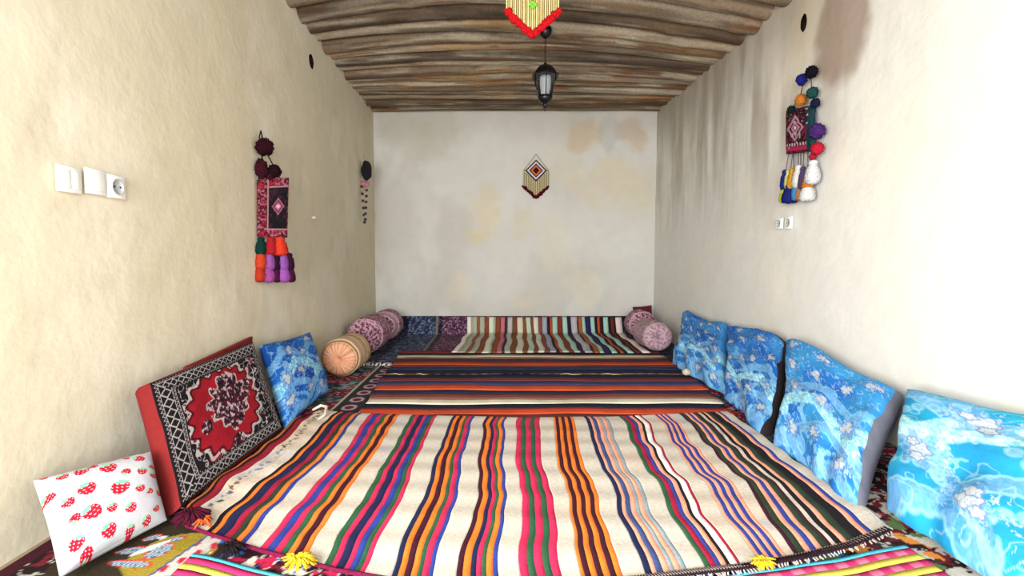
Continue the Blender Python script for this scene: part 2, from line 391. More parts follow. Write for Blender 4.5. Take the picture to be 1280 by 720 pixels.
bm_obj('fringe', bm, mat_flat('cotton_fringe', 'CFC9C2', .95, var=.1), o)['label'] = 'off-white knotted fringe'

# far carpet: navy with a purple field, running up the back wall
YU = 5.60
def climb(t):         # t metres past the fold -> y, z
    return YU+np.minimum(t, .5)*.42, t*.90
nu, nv = 420, 220
u, v = np.meshgrid(np.linspace(0, 1, nu), np.linspace(0, 1, nv), indexing='ij')
X = XL+.05+u*(XR-XL-.10); D = 4.03+v*1.83
t = np.maximum(D-YU, 0)*1.0; Y = np.where(D < YU, D, YU+t*.40); Z = np.where(D < YU, .014, .014+t*.80)
C = persian(X, D, 450, ('171C2C', '2A3450', '6D6E7E', '34202E'), .9)
f_ = (X > fp(545, 430)[0]) & (X < 1.2)
C2 = persian(X, D, 455, ('4A2440', '6E3A5C', 'A79AA6', '23223C'), 1.3); C[f_] = C2[f_]
g_ = (X > -1.02) & (X < -.70); C2 = persian(X, D, 457, ('27304E', '4A587C', '8C92A2', '191C30'), 1.0); C[g_] = C2[g_]
C = mixc(C, hx('7A6E66'), (np.abs(X+.68) < .012)*1.0)
tag(put_cloth('floor_carpet', np.stack([X, Y, Z], -1), C), 'dark navy carpet with a purple field, turned up against the back wall', 'carpet')

def floorY(py, z=0): return onfloor(640, py, z).y
PAL = dict(bk='18121A', nv='1B2248', bl='2E3F92', or_='E8792A', mr='A31B3C', cr='C92A55', gr='2B5A3C', dm='3E1224', pe='EFA184', gb='8E9DA6', st='3D4F80', wh='F2EEE8', dg='2C3A2A', cm='CAC1B4')
# striped rug along the back wall: stripes run towards the wall
stf = [(583, 'EDE8DF'), (588, 'B9A48E'), (590, 'AFB3A0'), (596, '8F5A3E'), (600, 'AFB3A0'), (606, '8A4B30'), (612, 'DDE2D2'), (618, 'A9B898'), (620, '8A4B30'), (626, 'C8707A'), (631, '3C3440'), (634, 'B7B9B4'),
       (640, '7C4A2C'), (646, 'D9D3BE'), (653, '86502F'), (658, 'BFD0BC'), (664, '7E4630'), (668, 'D6D4C4'), (674, '84483A'), (679, '9EA6B8'), (685, '2B1A22'), (688, 'B9482E'), (691, 'A8CEC0'), (697, '7E3426'), (703, 'A8CEC0'),
       (709, '2F1B38'), (714, 'B5B4BC'), (722, '3A2430'), (724, 'A65A2C'), (729, '9FC8BC'), (733, '272650'), (740, 'A6CEC4'), (745, '26161E'), (748, 'B4562C'), (751, '351C22'), (755, 'A6CEC4'), (761, '2A1A20'), (764, '6A2C26'), (768, '26161E'), (770, 'E8D6D2'), (778, None)]
z0 = .038; yN, yU2 = floorY(440.5, z0), 5.56
rows = [(yN+(yU2-yN)*k/16, z0) for k in range(17)]+[(yU2+.012*k, z0+.018*k*(1+.06*k)) for k in range(1, 8)]
def xs_at(px_fold, Y):
    xf = (px_fold-618)/600*5.60
    # stripes splay: wider at the near edge
    n = (px_fold-581)/(778-581); xn = (fp(565, 440)[0]*(1-n)+fp(804, 440)[0]*n)
    t = np.clip((Y-yN)/(yU2-yN), 0, 1); t = t**.8; return xn*(1-t)+xf*t
V = []; F = []; Cc = []
for (a, c), (b, _) in zip(stf[:-1], stf[1:]):
    base = len(V); m = 3
    for q in range(m):
        for (Y_, Z_) in rows:
            V.append((xs_at(a+(b-a)*q/(m-1), Y_)+.008*math.sin(Y_*9+a*.1), Y_, Z_+.004*math.sin(Y_*14+a*.05))); Cc.append(hx(c))
    F += gridF(m, len(rows), base).tolist()
o = mesh_obj('striped_rug', V, F, Cc, M_WOVEN)
o.modifiers.new('thickness', 'SOLIDIFY').thickness = .005; o.modifiers['thickness'].offset = 0
tag(o, 'flatwoven rug with brown, mint and cream stripes, turned up at the back wall', 'rug')

# two dark kilims with crossways stripes
def kilim(bands, Lpx, Rpx, z, label, amp=.0015):
    V = []; F = []; Cc = []; nx = 60
    ys = [floorY(p, z) for p, _ in bands]; yt, yb = ys[0], ys[-1]
    xl0, xl1 = onfloor(*Lpx[0], z).x, onfloor(*Lpx[1], z).x; xr0, xr1 = onfloor(*Rpx[0], z).x, onfloor(*Rpx[1], z).x
    for k in range(len(bands)-1):
        base = len(V); m = 4
        for i in range(nx):
            for q in range(m):
                Y_ = ys[k]+(ys[k+1]-ys[k])*q/(m-1); f = (yt-Y_)/(yt-yb)
                a = xl0*(1-f)+xl1*f; b = xr0*(1-f)+xr1*f; s = i/(nx-1)
                x = a+(b-a)*s
                e = 4*(k == len(bands)-2)*(q == m-1)
                V.append((x+.006*math.sin(Y_*20)*(i in (0, nx-1)), Y_+.010*math.sin(x*3.1+k*.7)+.005*math.sin(x*11+k)-.035*(abs(s-.5)*2)**3*0+.003*e*math.sin(x*70), z+amp*math.sin(x*6+Y_*9)+amp))
                c = hx(bands[k][1]); j = vn(x*14, k*3.3, 71); Cc.append(c*(1-.22*float(j)))
        F += gridF(nx, m, base, True).tolist()
    o = mesh_obj('kilim', V, F, Cc, M_WOVEN); md = o.modifiers.new('thickness', 'SOLIDIFY'); md.thickness = .005; md.offset = 0
    return tag(o, label, 'kilim', None)
kilim([(438.5, '7E2A2A'), (441.5, '1A1620'), (444.3, 'D6C9AE'), (447, '8A6A62'), (449, '54262C'), (453.5, 'C4502E'), (456.8, '6B3A3E'), (459, '2B3458'), (462.5, '151A30'), (467, None)],
      ((502, 438.5), (482, 467)), ((820, 438.5), (866, 467)), .027, 'dark kilim with one thin cream stripe, between the back rug and the wider kilim')
kilim([(466.5, 'B98A68'), (468.3, '141830'), (472.5, '74373A'), (477, '33406E'), (481.5, 'D9582F'), (488.5, '20264A'), (492.5, '8B4A40'), (498.5, 'E6DCC4'), (505.5, '151C34'), (510.8, 'D8502F'), (518.8, '6A3430'), (523.5, None)],
      ((480, 466.5), (446, 523.5)), ((866, 466.5), (922, 523.5)), .019, 'wide kilim of navy, orange and cream crossways stripes behind the cream rug')
# bits of white ravelled yarn along the seam
M_PY = mat_flat('pale_yarn', 'B99A7E', .95)
for (a, b, wh_) in ((488, 506, 'nearest the left end'), (520, 534, 'second from the left end'), (700, 726, 'longest, right of the middle'), (752, 776, 'farthest right')):
    p, q = onfloor(a, 467.8, .030), onfloor(b, 468.0, .030); bm = bmesh.new()
    bm_tube(bm, [p, p.lerp(q, .3)+Vector((0, .012, .003)), p.lerp(q, .6)+Vector((0, -.010, .002)), q], [.002, .004, .004, .002], 6)
    tag(bm_obj('loose_yarn', bm, M_PY), 'pale loose yarn on the seam between the two dark kilims, '+wh_, 'yarn', 'loose yarns on the kilim seam')

# ---- yellow and magenta rug under the cream rug
edge = [(243, 691), (270, 698), (300, 706), (345, 718), (400, 731), (520, 745), (640, 748), (780, 742), (880, 726), (938, 714), (1040, 700), (1130, 681)]
E = np.array([onfloor(a, b, .02)[:] for a, b in edge]); ex, ey = E[:, 0], E[:, 1]
bands = [(.0, '46A9C0'), (.015, 'C22A62')]+[(.042+.027*i, 'C9BC50' if i % 2 == 0 else 'B92A60') for i in range(15)]+[(.45, None)]
V = []; F = []; Cc = []; nx = 240
xx = np.linspace(ex[0], ex[-1], nx); yy = np.interp(xx, ex, ey)
ker = np.ones(13)/13; yy = np.convolve(np.pad(yy, 6, mode='edge'), ker, 'valid')
for (d0, c), (d1, _) in zip(bands[:-1], bands[1:]):
    base = len(V)
    for i in range(nx):
        f = (xx[i]-xx[0])/(xx[-1]-xx[0])
        for q in range(3):
            d = d0+(d1-d0)*q/2; x = xx[i]*(1+.06*d*0)+0
            cc = hx(c)
            if c in ('C22A62', 'B92A60', 'A82458') and f > .72 and int(xx[i]*28) % 2: cc = cc*.55+hx('E58AA0')*.45
            if c == 'D6C95A' and f < .2: cc = hx('DCCB3A')
            V.append((x, yy[i]-d, .021+.001*math.sin(x*30))); Cc.append(cc)
    F += gridF(nx, 3, base, True).tolist()
o = mesh_obj('striped_rug', V, F, Cc, M_WOVEN); md = o.modifiers.new('thickness', 'SOLIDIFY'); md.thickness = .004; md.offset = 0
tag(o, 'yellow and magenta striped rug with light blue edge, under the cream rug', 'rug')

# ---- the big cream rug in front
rowsY = [519, 526, 600, 655, 710]
G = {  # group edges in the photo at four heights: left edge, right edge
 'L0': [(376, 376), (281, 281), (226, 226), (186, 186)],
 'A': [(410.5, 445), (329, 377), (270, 329), (208, 281)],
 'B': [(458, 496), (401, 445), (353, 409), (303, 373)],
 'C': [(512, 544.5), (468.7, 510), (433, 486), (404, 459)],
 'D': [(565.6, 593), (535, 572), (512, 558), (494, 544)],
 'E': [(608, 634), (596, 629), (587, 627), (572.5, 625)],
 'F': [(648, 676), (646, 681), (651, 695), (651, 700)],
 'G': [(693, 717.5), (702, 738), (714, 754), (724, 775)],
 'H': [(732, 760), (761, 795.5), (777, 821), (804, 857)],
 'I': [(777.6, 807), (818.5, 854.6), (844, 888), (880, 927)],
 'J': [(823, 844), (876, 910), (913, 951), (953, 994)],
 'K': [(858, 884), (928, 964), (965, 1014), (1004, 1066)],
 'L': [(888, 916), (969, 1012), (1020, 1079), (1072, 1144)],
 'R': [(927, 927), (1030, 1030), (1106, 1106), (1184, 1184)],
}
W = dict(
 A='bk1 or_1 nv2 mr1.4 dg1.2 or_1.2 bl1', B='cr1.3 bl1.5 cr1.3 gr1.2 or_1.1 dm1.3 or_1.1', C='gr1.3 cr1.2 nv1.6 cr1 bl1.2 gr1 cr1', D='nv1 or_1.1 dm1.2 or_1.1 gr0.8 cr1.2 bl0.8',
 E='dm1.1 or_1.4 nv1 cr1 gr0.8 or_1.2 bl0.9', F='cr1.2 gr1 cr1.2 gr1 cr1.2', G='or_0.7 dm1.2 or_1.2 dm1.2 or_1.3 dm1.2 or_1.2', H='nv1.3 pe0.9 st1.3 pe1.3 gb0.9 pe1.2 gb1.1',
 I='gr1.2 mr1.3 bl1 pe1.2 bk0.8 wh1.5 mr0.7', J='pe0.8 bl1 pe1 bl1 pe1 bl1 pe1', K='dm0.8 dg1.2 pe1 bl1 pe1 dg1.3 dm0.6', L='bk1 pe0.9 dg1.4 bk1.8 pe1 bl0.8')
RY = [526, 600, 655, 710]; RZ = .034
RYw = [onfloor(640, y, RZ).y for y in RY]
def gx(px4, Y):       # interpolated world X at depth Y (quadratic through the four rows)
    xs = [onfloor(p, y, RZ).x for p, y in zip(px4, RY)]
    Yc = np.clip(Y, RYw[3]-.10, RYw[0]+.06)
    return np.interp(Yc, RYw[::-1], xs[::-1]) if True else 0
cols = []   # (list of four px, colour of the strip that STARTS here)
def lerp4(a, b, t): return [p+(q-p)*t for p, q in zip(a, b)]
L0 = [g[0] for g in G['L0']]; AL = [g[0] for g in G['A']]
cols += [(L0, 'B4602A'), (lerp4(L0, AL, .07), '1E0F14'), (lerp4(L0, AL, .14), '8E1C2C'), (lerp4(L0, AL, .32), 'D6C7B2'), (lerp4(L0, AL, .40), 'motif'), (lerp4(L0, AL, .64), 'DACDBB')]
order = 'ABCDEFGHIJKL'
import re
for gi, g in enumerate(order):
    l = [q[0] for q in G[g]]; r = [q[1] for q in G[g]]
    it = re.findall(r'([a-z]+_?)([\d.]+)', W[g]); tot = sum(float(b) for _, b in it); acc = 0
    for nm, wd in it: cols.append((lerp4(l, r, acc/tot), PAL[nm])); acc += float(wd)
    cols.append((r, PAL['cm']))
RR = [g[0] for g in G['R']]; LR = [q[1] for q in G['L']]
cols.append((lerp4(LR, RR, .86), 'BFBDB2')); cols.append((RR, None))
near = [(228, 656), (262, 668), (330, 690), (380, 702), (420, 713), (500, 727), (640, 734), (780, 727), (870, 716), (925, 710), (1000, 697), (1060, 682), (1108, 662)]
NE = np.array([onfloor(a, b, RZ)[:] for a, b in near])
far = [(383, 527), (405, 513), (450, 516.5), (560, 520), (650, 522.5), (760, 521), (850, 517.5), (915, 514.5), (930, 516)]
FE = np.array([onfloor(a, b, RZ)[:] for a, b in far])
V = []; F = []; Cc = []; NV = 150
for (pa, c), (pb, _) in zip(cols[:-1], cols[1:]):
    wide = c in (PAL['cm'], 'motif', 'D6C7B2', 'DACDBB'); m = 12 if wide else 3
    base = len(V)
    for q in range(m):
        p4 = lerp4(pa, pb, q/(m-1))
        # near and far limits for this column
        xm = gx(p4, 1.3); y1 = np.interp(xm, NE[:, 0], NE[:, 1])
        for _ in range(3): xm = gx(p4, y1); y1 = np.interp(xm, NE[:, 0], NE[:, 1])
        xf = gx(p4, 2.6); y2 = np.interp(xf, FE[:, 0], FE[:, 1])
        for k in range(NV):
            Y_ = y1+(y2-y1)*k/(NV-1)
            X_ = sum(gx(p4, Y_+d) for d in (-.09, -.045, 0, .045, .09))/5
            wv = .022*(fbm(X_*1.2, Y_*4.5, 500, 2)-.5)*2*min(1, k/12, (NV-1-k)/6+.1)
            X_ += wv+.004*(vn(X_*7, Y_*16, 502)-.5)
            z = RZ+.007*(fbm(X_*2.2, Y_*3.5, 505, 2))+.002*math.sin(Y_*38+X_*3)
            ledge = max(0, (-.90-X_)/.12); z += .025*min(1, ledge)**2
            if c == 'motif':
                t = q/(m-1); z1 = abs(t-.5+.18*math.sin(Y_*95)) < .24 and math.sin(Y_*190) > -.5
                cc = hx('2C2622') if (z1 and vn(X_*50, Y_*60, 9) > .28) else hx('D3C6B2')
            else: cc = hx(c)
            if wide:
                d1 = float(sst(.52, .78, fbm(X_*5, Y_*5, 510, 3))); cc = cc*(1-.35*d1)+hx('D3B49C')*.35*d1
                d2 = float(sst(.62, .8, fbm(X_*4+7, Y_*4, 514, 3))); cc = cc*(1-.5*d2)+hx('B3B4C4')*.5*d2
            V.append((X_, Y_, z)); Cc.append(cc)
    F += gridF(m, NV, base).tolist()
rug = empty('striped_rug', (0, 1.9, 0), 'large cream rug with lengthways coloured stripes, in the middle of the floor nearest the viewer', 'rug')
o = mesh_obj('woven_field', V, F, Cc, M_WOVEN, rug); md = o.modifiers.new('thickness', 'SOLIDIFY'); md.thickness = .006; md.offset = -1
# bound and fringed near edge
def along(px0, px1, n):
    out = []
    for i in range(n):
        p = px0+(px1-px0)*i/(n-1); yy_ = np.interp(p, [a for a, _ in near], [b for _, b in near]); out.append(onfloor(p, yy_, RZ+.004))
    return out
bm = bmesh.new()
pts = along(232, 560, 260)
for i in range(len(pts)-1):
    p = pts[i]; s = 1 if i % 2 else -1
    bm_tube(bm, [p+Vector((-.003, .006, .003)), p+Vector((.001, -.001, .006)), p+Vector((.005, -.008, 0))], .0022, 5)
bm_obj('edge_binding', bm, yarn('74183E'), rug)['label'] = 'crimson whipped edge'
bm = bmesh.new()
pts = along(560, 1108, 150)
for i, p in enumerate(pts):
    bm_tube(bm, [p+Vector((0, .012, .004)), p+Vector((.006, -.004, .006)), p+Vector((.010+random.uniform(-.01, .01), -.017, -.004))], .0024, 5)
bm_obj('fringe', bm, yarn('B9AEA8'), rug)
bm = bmesh.new()
for i, p in enumerate(along(562, 1106, 150)):
    bm_tube(bm, [p+Vector((.004, .008, .004)), p+Vector((.012, -.012, .006))], .0036, 5)
bm_obj('edge_binding', bm, yarn('2A1A22'), rug)['label'] = 'black whipped edge'
def strandy(name, px, py, h, r, n, par, up=.01):
    c = onfloor(px, py, RZ+.012); bm = bmesh.new()
    for i in range(n):
        a = random.uniform(0, 2*PI); rr = r*random.uniform(.5, 1)
        d = Vector((math.cos(a)*rr, math.sin(a)*rr*.7, random.uniform(-.006, up)))
        bm_tube(bm, [c, c+d*.5+Vector((0, 0, up*.8)), c+d], [.003, .004, .0025], 5)
    bm_obj(name, bm, yarn(h), par)['label'] = {'E9C22E': 'yellow yarn tassel', '1B1418': 'black yarn tassel', '4A1026': 'dark maroon yarn tassel', 'E0602A': 'orange yarn end'}[h]
strandy('tassel', 374, 706, 'E9C22E', .050, 60, rug, .02)
strandy('tassel', 288, 690, '1B1418', .045, 70, rug, .02)
strandy('tassel', 240, 652, '4A1026', .065, 120, rug, .03)
strandy('tassel', 953, 705, 'E9C22E', .04, 40, rug, .012)
strandy('tassel', 254, 656, 'E0602A', .03, 16, rug, .02)
# curled corner at the far left of the cream rug
bm = bmesh.new(); p = onfloor(402, 516, .05)
bm_tube(bm, [p+Vector((-.05, 0, .015)), p+Vector((-.01, .02, .035)), p+Vector((.025, .01, .03)), p+Vector((.03, -.04, .0)), p+Vector((.015, -.09, -.006))], [.006, .009, .009, .008, .004], 8)
bm_obj('curled_corner', bm, mat_flat('cream_edge', 'C9BDAA', .95, var=.06), rug)

# ------------------------------------------------------------------ cushions
def prof(u, e):
    return np.clip(1-np.abs(2*u-1)**e, 0, 1)
def cushion(name, q, th, pat, nu=150, nv=110, e=4, edge=.25, side=None, wr=.01, seed=0, parent=None, xlim=None, part=None, facemat=None, zmin=.03, drape=False):
    """q = bottom-near, bottom-far, top-near, top-far corners of the mid sheet; th = thickness"""
    a, b, c, d = [np.array(p[:]) for p in q]
    u, v = np.meshgrid(np.linspace(0, 1, nu), np.linspace(0, 1, nv), indexing='ij')
    U = u[..., None]; Vv = v[..., None]
    # slightly concave seams between the corners
    P = a*(1-U)*(1-Vv)+b*U*(1-Vv)+c*(1-U)*Vv+d*U*Vv
    cen = (a+b+c+d)/4; dip = .05*(np.sin(PI*u)*(np.abs(2*v-1)**3)+np.sin(PI*v)*(np.abs(2*u-1)**3))
    P = P+(cen-P)*dip[..., None]*(1 if e < 5 else .4)
    N = np.cross(b-a, c-a); N /= np.linalg.norm(N)
    if N[0]*cen[0] > 0: N = -N           # towards the middle of the room
    lu, lv = np.linalg.norm(b-a), np.linalg.norm(c-a)
    pf = edge+(1-edge)*(prof(u, e)*prof(v, e))**.5
    w_ = wr*(fbm(u*lu*7, v*lv*7, seed, 3)-.5)*2
    if drape:
        P[..., 2] += (.022*np.sin(u*5.2+seed)+.020*(fbm(u*3, v*2, seed+9, 2)-.5)-.020*(np.abs(2*u-1)**6))*v**2
        P[..., 1] += .020*(fbm(v*3+seed, u*0, seed+11, 2)-.5)+.018*np.sin(v*4+seed)*(2*u-1)
        w_ = w_+.018*(fbm(u*lu*3, v*lv*9, seed+21, 2)-.5)*2
    if drape: w_ = w_+.016*(np.sin(u*lu*17+3*fbm(u*2, v*2, seed+3, 2)*3+seed)*(1-v)**1.3)
    Fp = P+N*(th*.5*pf+w_)[..., None]; Bp = P-N*(th*.5*pf)[..., None]
    if drape: Fp[..., 2] = zmin+(Fp[..., 2]-zmin)*np.clip(v/.10, 0, 1)**.6
    for S in (Fp, Bp):
        S[..., 2] = np.maximum(S[..., 2], zmin)
        if xlim is not None: S[..., 0] = np.clip(S[..., 0], XL+.02, XR-.02)
    C = pat(u*lu, v*lv, u, v)
    idx = np.arange(nu*nv).reshape(nu, nv)
    loop = np.concatenate([idx[:, 0], idx[-1, 1:], idx[-2::-1, -1], idx[0, -2:0:-1]]); m = len(loop)
    Vf = Fp.reshape(-1, 3); Vb = Bp.reshape(-1, 3)
    def rimstrip(off_a, off_b, VA, VB, cA):
        # three extra rings rounding the side
        rings = [VA[loop]]
        out = (VA[loop]+VB[loop])/2-cen; out /= np.linalg.norm(out, axis=1)[:, None]
        for t in (.2, .5, .8):
            rings.append(VA[loop]*(1-t)+VB[loop]*t+out*th*edge*.22*math.sin(PI*t)+0)
        rings.append(VB[loop]); R = np.array(rings)
        R[..., 2] = np.maximum(R[..., 2], zmin); R[..., 0] = np.clip(R[..., 0], XL+.015, XR-.015)
        Fq = []
        for k in range(4):
            for i in range(m): Fq.append([k*m+i, k*m+(i+1) % m, (k+1)*m+(i+1) % m, (k+1)*m+i])
        return R.reshape(-1, 3), Fq
    RV, RF = rimstrip(0, 0, Vf, Vb, None)
    if side is None:
        sc_ = np.tile(C.reshape(-1, 3)[loop], (5, 1))
    else: sc_ = np.broadcast_to(hx(side), (len(RV), 3))
    n = nu*nv
    if part:      # face sheet and body are separate parts
        fo = mesh_obj(part[0], Vf, gridF(nu, nv), C.reshape(-1, 3), facemat or M_COTTON, parent)
        bodyV = np.vstack([RV, Vb]); bodyF = RF+gridF(nu, nv, len(RV), True).tolist()
        bo = mesh_obj(part[1], bodyV, bodyF, np.vstack([sc_, np.broadcast_to(sc_[0] if side else hx('3A6FB0'), (n, 3))]), M_COTTON, parent)
        return fo, bo
    VV = np.vstack([Vf, RV, Vb]); FF = gridF(nu, nv).tolist()+[[i+n for i in f] for f in RF]+gridF(nu, nv, n+len(RV), True).tolist()
    return mesh_obj(name, VV, FF, np.vstack([C.reshape(-1, 3), sc_, C.reshape(-1, 3)]), facemat or M_COTTON, parent)

# -- red carpet-faced backrest
def pat_carpet(x, y, u, v):
    L_, H_ = x.max(), y.max()
    bk, wh, rd = hx('120D12'), hx('AFA8A8'), hx('941020')
    C = np.broadcast_to(rd, x.shape+(3,)).copy()
    C *= (.8+.35*fbm(x*30, y*30, 600, 2))[..., None]
    # corners: curly black and white beyond a scalloped line
    cx, cy = (u-.50)/.40, (v-.50)/.44
    ang = np.arctan2(cy, cx); rr = (np.abs(cx)**2.4+np.abs(cy)**2.4)**(1/2.4)+.055*np.sin(ang*18)+.03*(fbm(x*25, y*25, 602, 2)-.5)
    out = rr > .84
    curl = np.abs(fbm(x*44, y*44, 604, 2)-.5)
    Cc = mixc(np.broadcast_to(bk, C.shape).copy(), wh, (curl < .036)*1.0)
    Cc = mixc(Cc, hx('8A1522'), (fbm(x*26+3, y*26, 606, 2) > .70)*1.0)
    C[out] = Cc[out]
    ln = (np.abs(rr-.86) < .035); C = mixc(C, wh, (ln & (vn(x*90, y*90, 3) > .28))*1.0)
    ln = (np.abs(rr-.79) < .022); C = mixc(C, bk, ln*.9)
    # medallion
    mx, my = (x-L_*.55)/.140, (y-H_*.54)/.130
    mr = (np.abs(mx)**1.5+np.abs(my)**1.5)**(1/1.5)+.11*np.sin(np.arctan2(my, mx)*12)+.3*(fbm(x*30, y*30, 608, 2)-.5)
    pen = np.minimum(((x-L_*.53)/.05)**2+((y-H_*.16)/.028)**2, ((x-L_*.30)/.035)**2+((y-H_*.42)/.03)**2)
    pen = np.minimum(pen, ((x-L_*.76)/.035)**2+((y-H_*.6)/.03)**2)+.5*(fbm(x*40, y*40, 609, 2)-.5)
    md = (mr < 1) | (pen < 1)
    fl = fbm(x*90, y*90, 610, 2)
    Cm = mixc(np.broadcast_to(bk, C.shape).copy(), hx('84586A'), (fl > .56)*1.0); Cm = mixc(Cm, hx('B9A6AA'), (fl > .68)*1.0); Cm = mixc(Cm, hx('5A1020'), (fl < .32)*1.0)
    C[md] = Cm[md]
    C = mixc(C, wh, ((np.abs(mr-1) < .05) & (vn(x*120, y*120, 8) > .4))*1.0)
    # borders
    def lattice(s, t, w_):   # s across 0..w_, t along
        a = (t % .044)/.044-.5; b = s/w_-.5
        dia = np.abs(a)+np.abs(b)
        o_ = np.broadcast_to(bk, C.shape).copy()
        o_ = mixc(o_, wh, (np.abs(dia-.44) < .07)*1.0)
        dots = ((np.abs(np.abs(a)-.14) < .07) & (np.abs(np.abs(b)-.14) < .07)); return mixc(o_, hx('2A2226'), dots*1.0)
    def zig(s, t, w_):
        a = np.abs(((t % .018)/.018)-.5)*2; b = s/w_
        o_ = np.broadcast_to(bk, C.shape).copy(); o_ = mixc(o_, wh, (np.abs(a-b) < .12)*1.0)
        return mixc(o_, wh, ((b < .08) | (b > .92))*1.0)
    def lay(s, t):
        nonlocal C
        for (s0, s1, fn) in ((0, .008, None), (.008, .024, zig), (.024, .078, lattice), (.078, .096, zig), (.096, .104, None)):
            msk = (s >= s0) & (s < s1)
            if fn is None: C[msk] = bk
            else: q_ = fn(s-s0, t, s1-s0); C[msk] = q_[msk]
    yb = np.minimum(y*1.7, (H_-y)*1.5); xb = np.minimum(x*.9, (L_-x)*1.9)
    s = np.minimum(xb, yb); t = np.where(xb < yb, y, x)
    lay(s, t)
    return C
q = [onfloor(216, 640, .045), onfloor(345, 540, .045), onx(178, 486, -1.315), onx(309, 432, -1.325)]
cb = empty('backrest_cushion', (-1.2, 2.1, .03), 'red backrest cushion faced with black, white and red medallion carpet', 'cushion')
cushion('x', q, .085, pat_carpet, 340, 220, e=10, edge=.8, side='701A1A', wr=.008, seed=620, parent=cb, xlim=1, part=('carpet_face', 'cushion_body'), facemat=M_WOVEN)
# second red backrest pushed behind it
q2 = [Vector((-1.385, 2.06, .22)), Vector((-1.385, 2.68, .24)), onx(232, 459, -1.375), onx(314, 421, -1.375)]
def flat(h, n=.12, s=1):
    c = hx(h)
    return lambda x, y, u, v: c*(1-n+2*n*fbm(x*12, y*12, s, 3))[..., None]
tag(cushion('backrest_cushion', q2, .03, flat('742020'), 60, 40, e=8, edge=.7, wr=.004, seed=640, xlim=1), 'plain red backrest edge showing behind the carpet-faced cushion', 'cushion')

# -- blue floral cloth
def pat_blue(base, deep, seed, scale=1.0, rb='9FDDEE', shift=0.0):
    """serpentine ribbons and white roses on blue cloth"""
    B, Dp = hx(base), hx(deep); RB = hx(rb)
    def f(x, y, u, v):
        x = x*scale+shift; y_ = y*scale
        C = mixc(np.broadcast_to(Dp, x.shape+(3,)).copy(), B, .75*sst(.35, .65, fbm(x*3.5+seed, y_*4, seed, 2)))
        stip = vn(x*210, y_*210, seed+5); fine = fbm(x*90, y_*90, seed+6, 2)
        rag = .008*(fbm(x*70, y_*70, seed+4, 2)-.5)
        def ribbon(v0, amp, lam, ph, wd, col, a, outline, over=.05):
            nonlocal C
            T = np.arange(x.min()-.2, x.max()+.2, .011); arg = 2*PI*T/lam+ph
            cx_ = T+over*np.sin(2*arg+.6); cy_ = v0+amp*np.sin(arg)+.2*amp*np.sin(2*arg+1)
            d2 = np.full(x.shape, 9.0)
            for a_, b_ in zip(cx_, cy_): d2 = np.minimum(d2, (x-a_)**2+(y_-b_)**2)
            d = np.sqrt(d2)
            C = mixc(C, hx(col), (1-sst(wd*.78, wd+.002, d+rag))*a*(.60+.40*(stip > .45)))
            C = mixc(C, RB, (1-sst(.001, .006, np.abs(d-wd)))*outline)
            return d
        ribbon(.015, .075, .34, seed*1.1, .026, '6FA6DA', .9, .5)
        ribbon(.42, .080, .38, seed*.7+2, .028, '72AEDE', .9, .5)
        ribbon(.165, .085, .40, seed*.9+1, .026, '6FA8DC', .9, .6, .06)
        ribbon(.30, .09, .31, seed*1.7+3, .013, '8CBEE4', .8, .4)
        ribbon(.10, .07, .29, seed*2.3, .012, '86B8E0', .8, .4)
        d = ribbon(.29, .085, .50, seed*.9+.2, .040, rb, 1.0, .0, .05)
        C = mixc(C, hx('CDEFF4'), ((d < .040) & (fine > .55))*.6)
        C = mixc(C, hx('9CC8E6'), (np.abs(fbm(x*26, y_*26, seed+30, 2)-.5) < .022)*.55)
        rnd = random.Random(seed*13+1); W_, H_ = x.max()-x.min(), y_.max(); pts = []
        for _ in range(300):
            p = (x.min()+rnd.uniform(.06, W_-.05), rnd.uniform(.06, H_-.05))
            if all((p[0]-a)**2+((p[1]-b))**2 > .15**2 for a, b in pts): pts.append(p)
        for (a, b) in pts:
            s = rnd.uniform(.034, .046); an = rnd.uniform(0, 6)
            dx, dy = (x-a)*.95, (y_-b)*1.15; r = np.sqrt(dx*dx+dy*dy); th = np.arctan2(dy, dx)
            halo = r < s*(1.45+.40*np.sin(th*8+an)+.8*(fbm(x*50, y_*50, seed+7, 2)-.5))
            C = mixc(C, Dp*.7+hx('1D4FA8')*.3, halo*.55)
            C = mixc(C, hx('9DBAD6'), (halo & (np.abs(fbm(x*75, y_*75, seed+8, 2)-.5) < .05))*.9)
            for (ox, oy, k) in ((0, 0, .62), (math.cos(an)*.75*s, math.sin(an)*.75*s, .42), (math.cos(an+2.4)*.7*s, math.sin(an+2.4)*.7*s, .36)):
                ex_, ey_ = dx-ox, dy-oy; rr = np.sqrt(ex_*ex_+ey_*ey_); t2 = np.arctan2(ey_, ex_)
                lob = rr < s*k*(1+.16*np.sin(t2*5+an))
                C = mixc(C, hx('BCC6CC'), lob*.95)
                C = mixc(C, hx('8092B4'), (lob & (np.abs(np.sin(rr*210+t2+1.6*np.sin(t2*2+an))) < .26))*.7)
                C = mixc(C, hx('6C84B0'), (np.abs(rr-s*k*(1+.16*np.sin(t2*5+an))) < .0022)*.8)
        return C
    return f
ql = [onfloor(357, 535, .045), onfloor(410, 489, .045), onx(325, 433, -1.34), onx(386, 416, -1.33)]
tag(cushion('floral_cushion', ql, .12, pat_blue('1F6CC0', '0C429C', 5, 1.0, '6FB8DE'), 170, 130, e=3, edge=.12, wr=.01, seed=660, xlim=1), 'deep blue floral cushion on the left between the carpet-faced backrest and orange bolster', 'cushion')

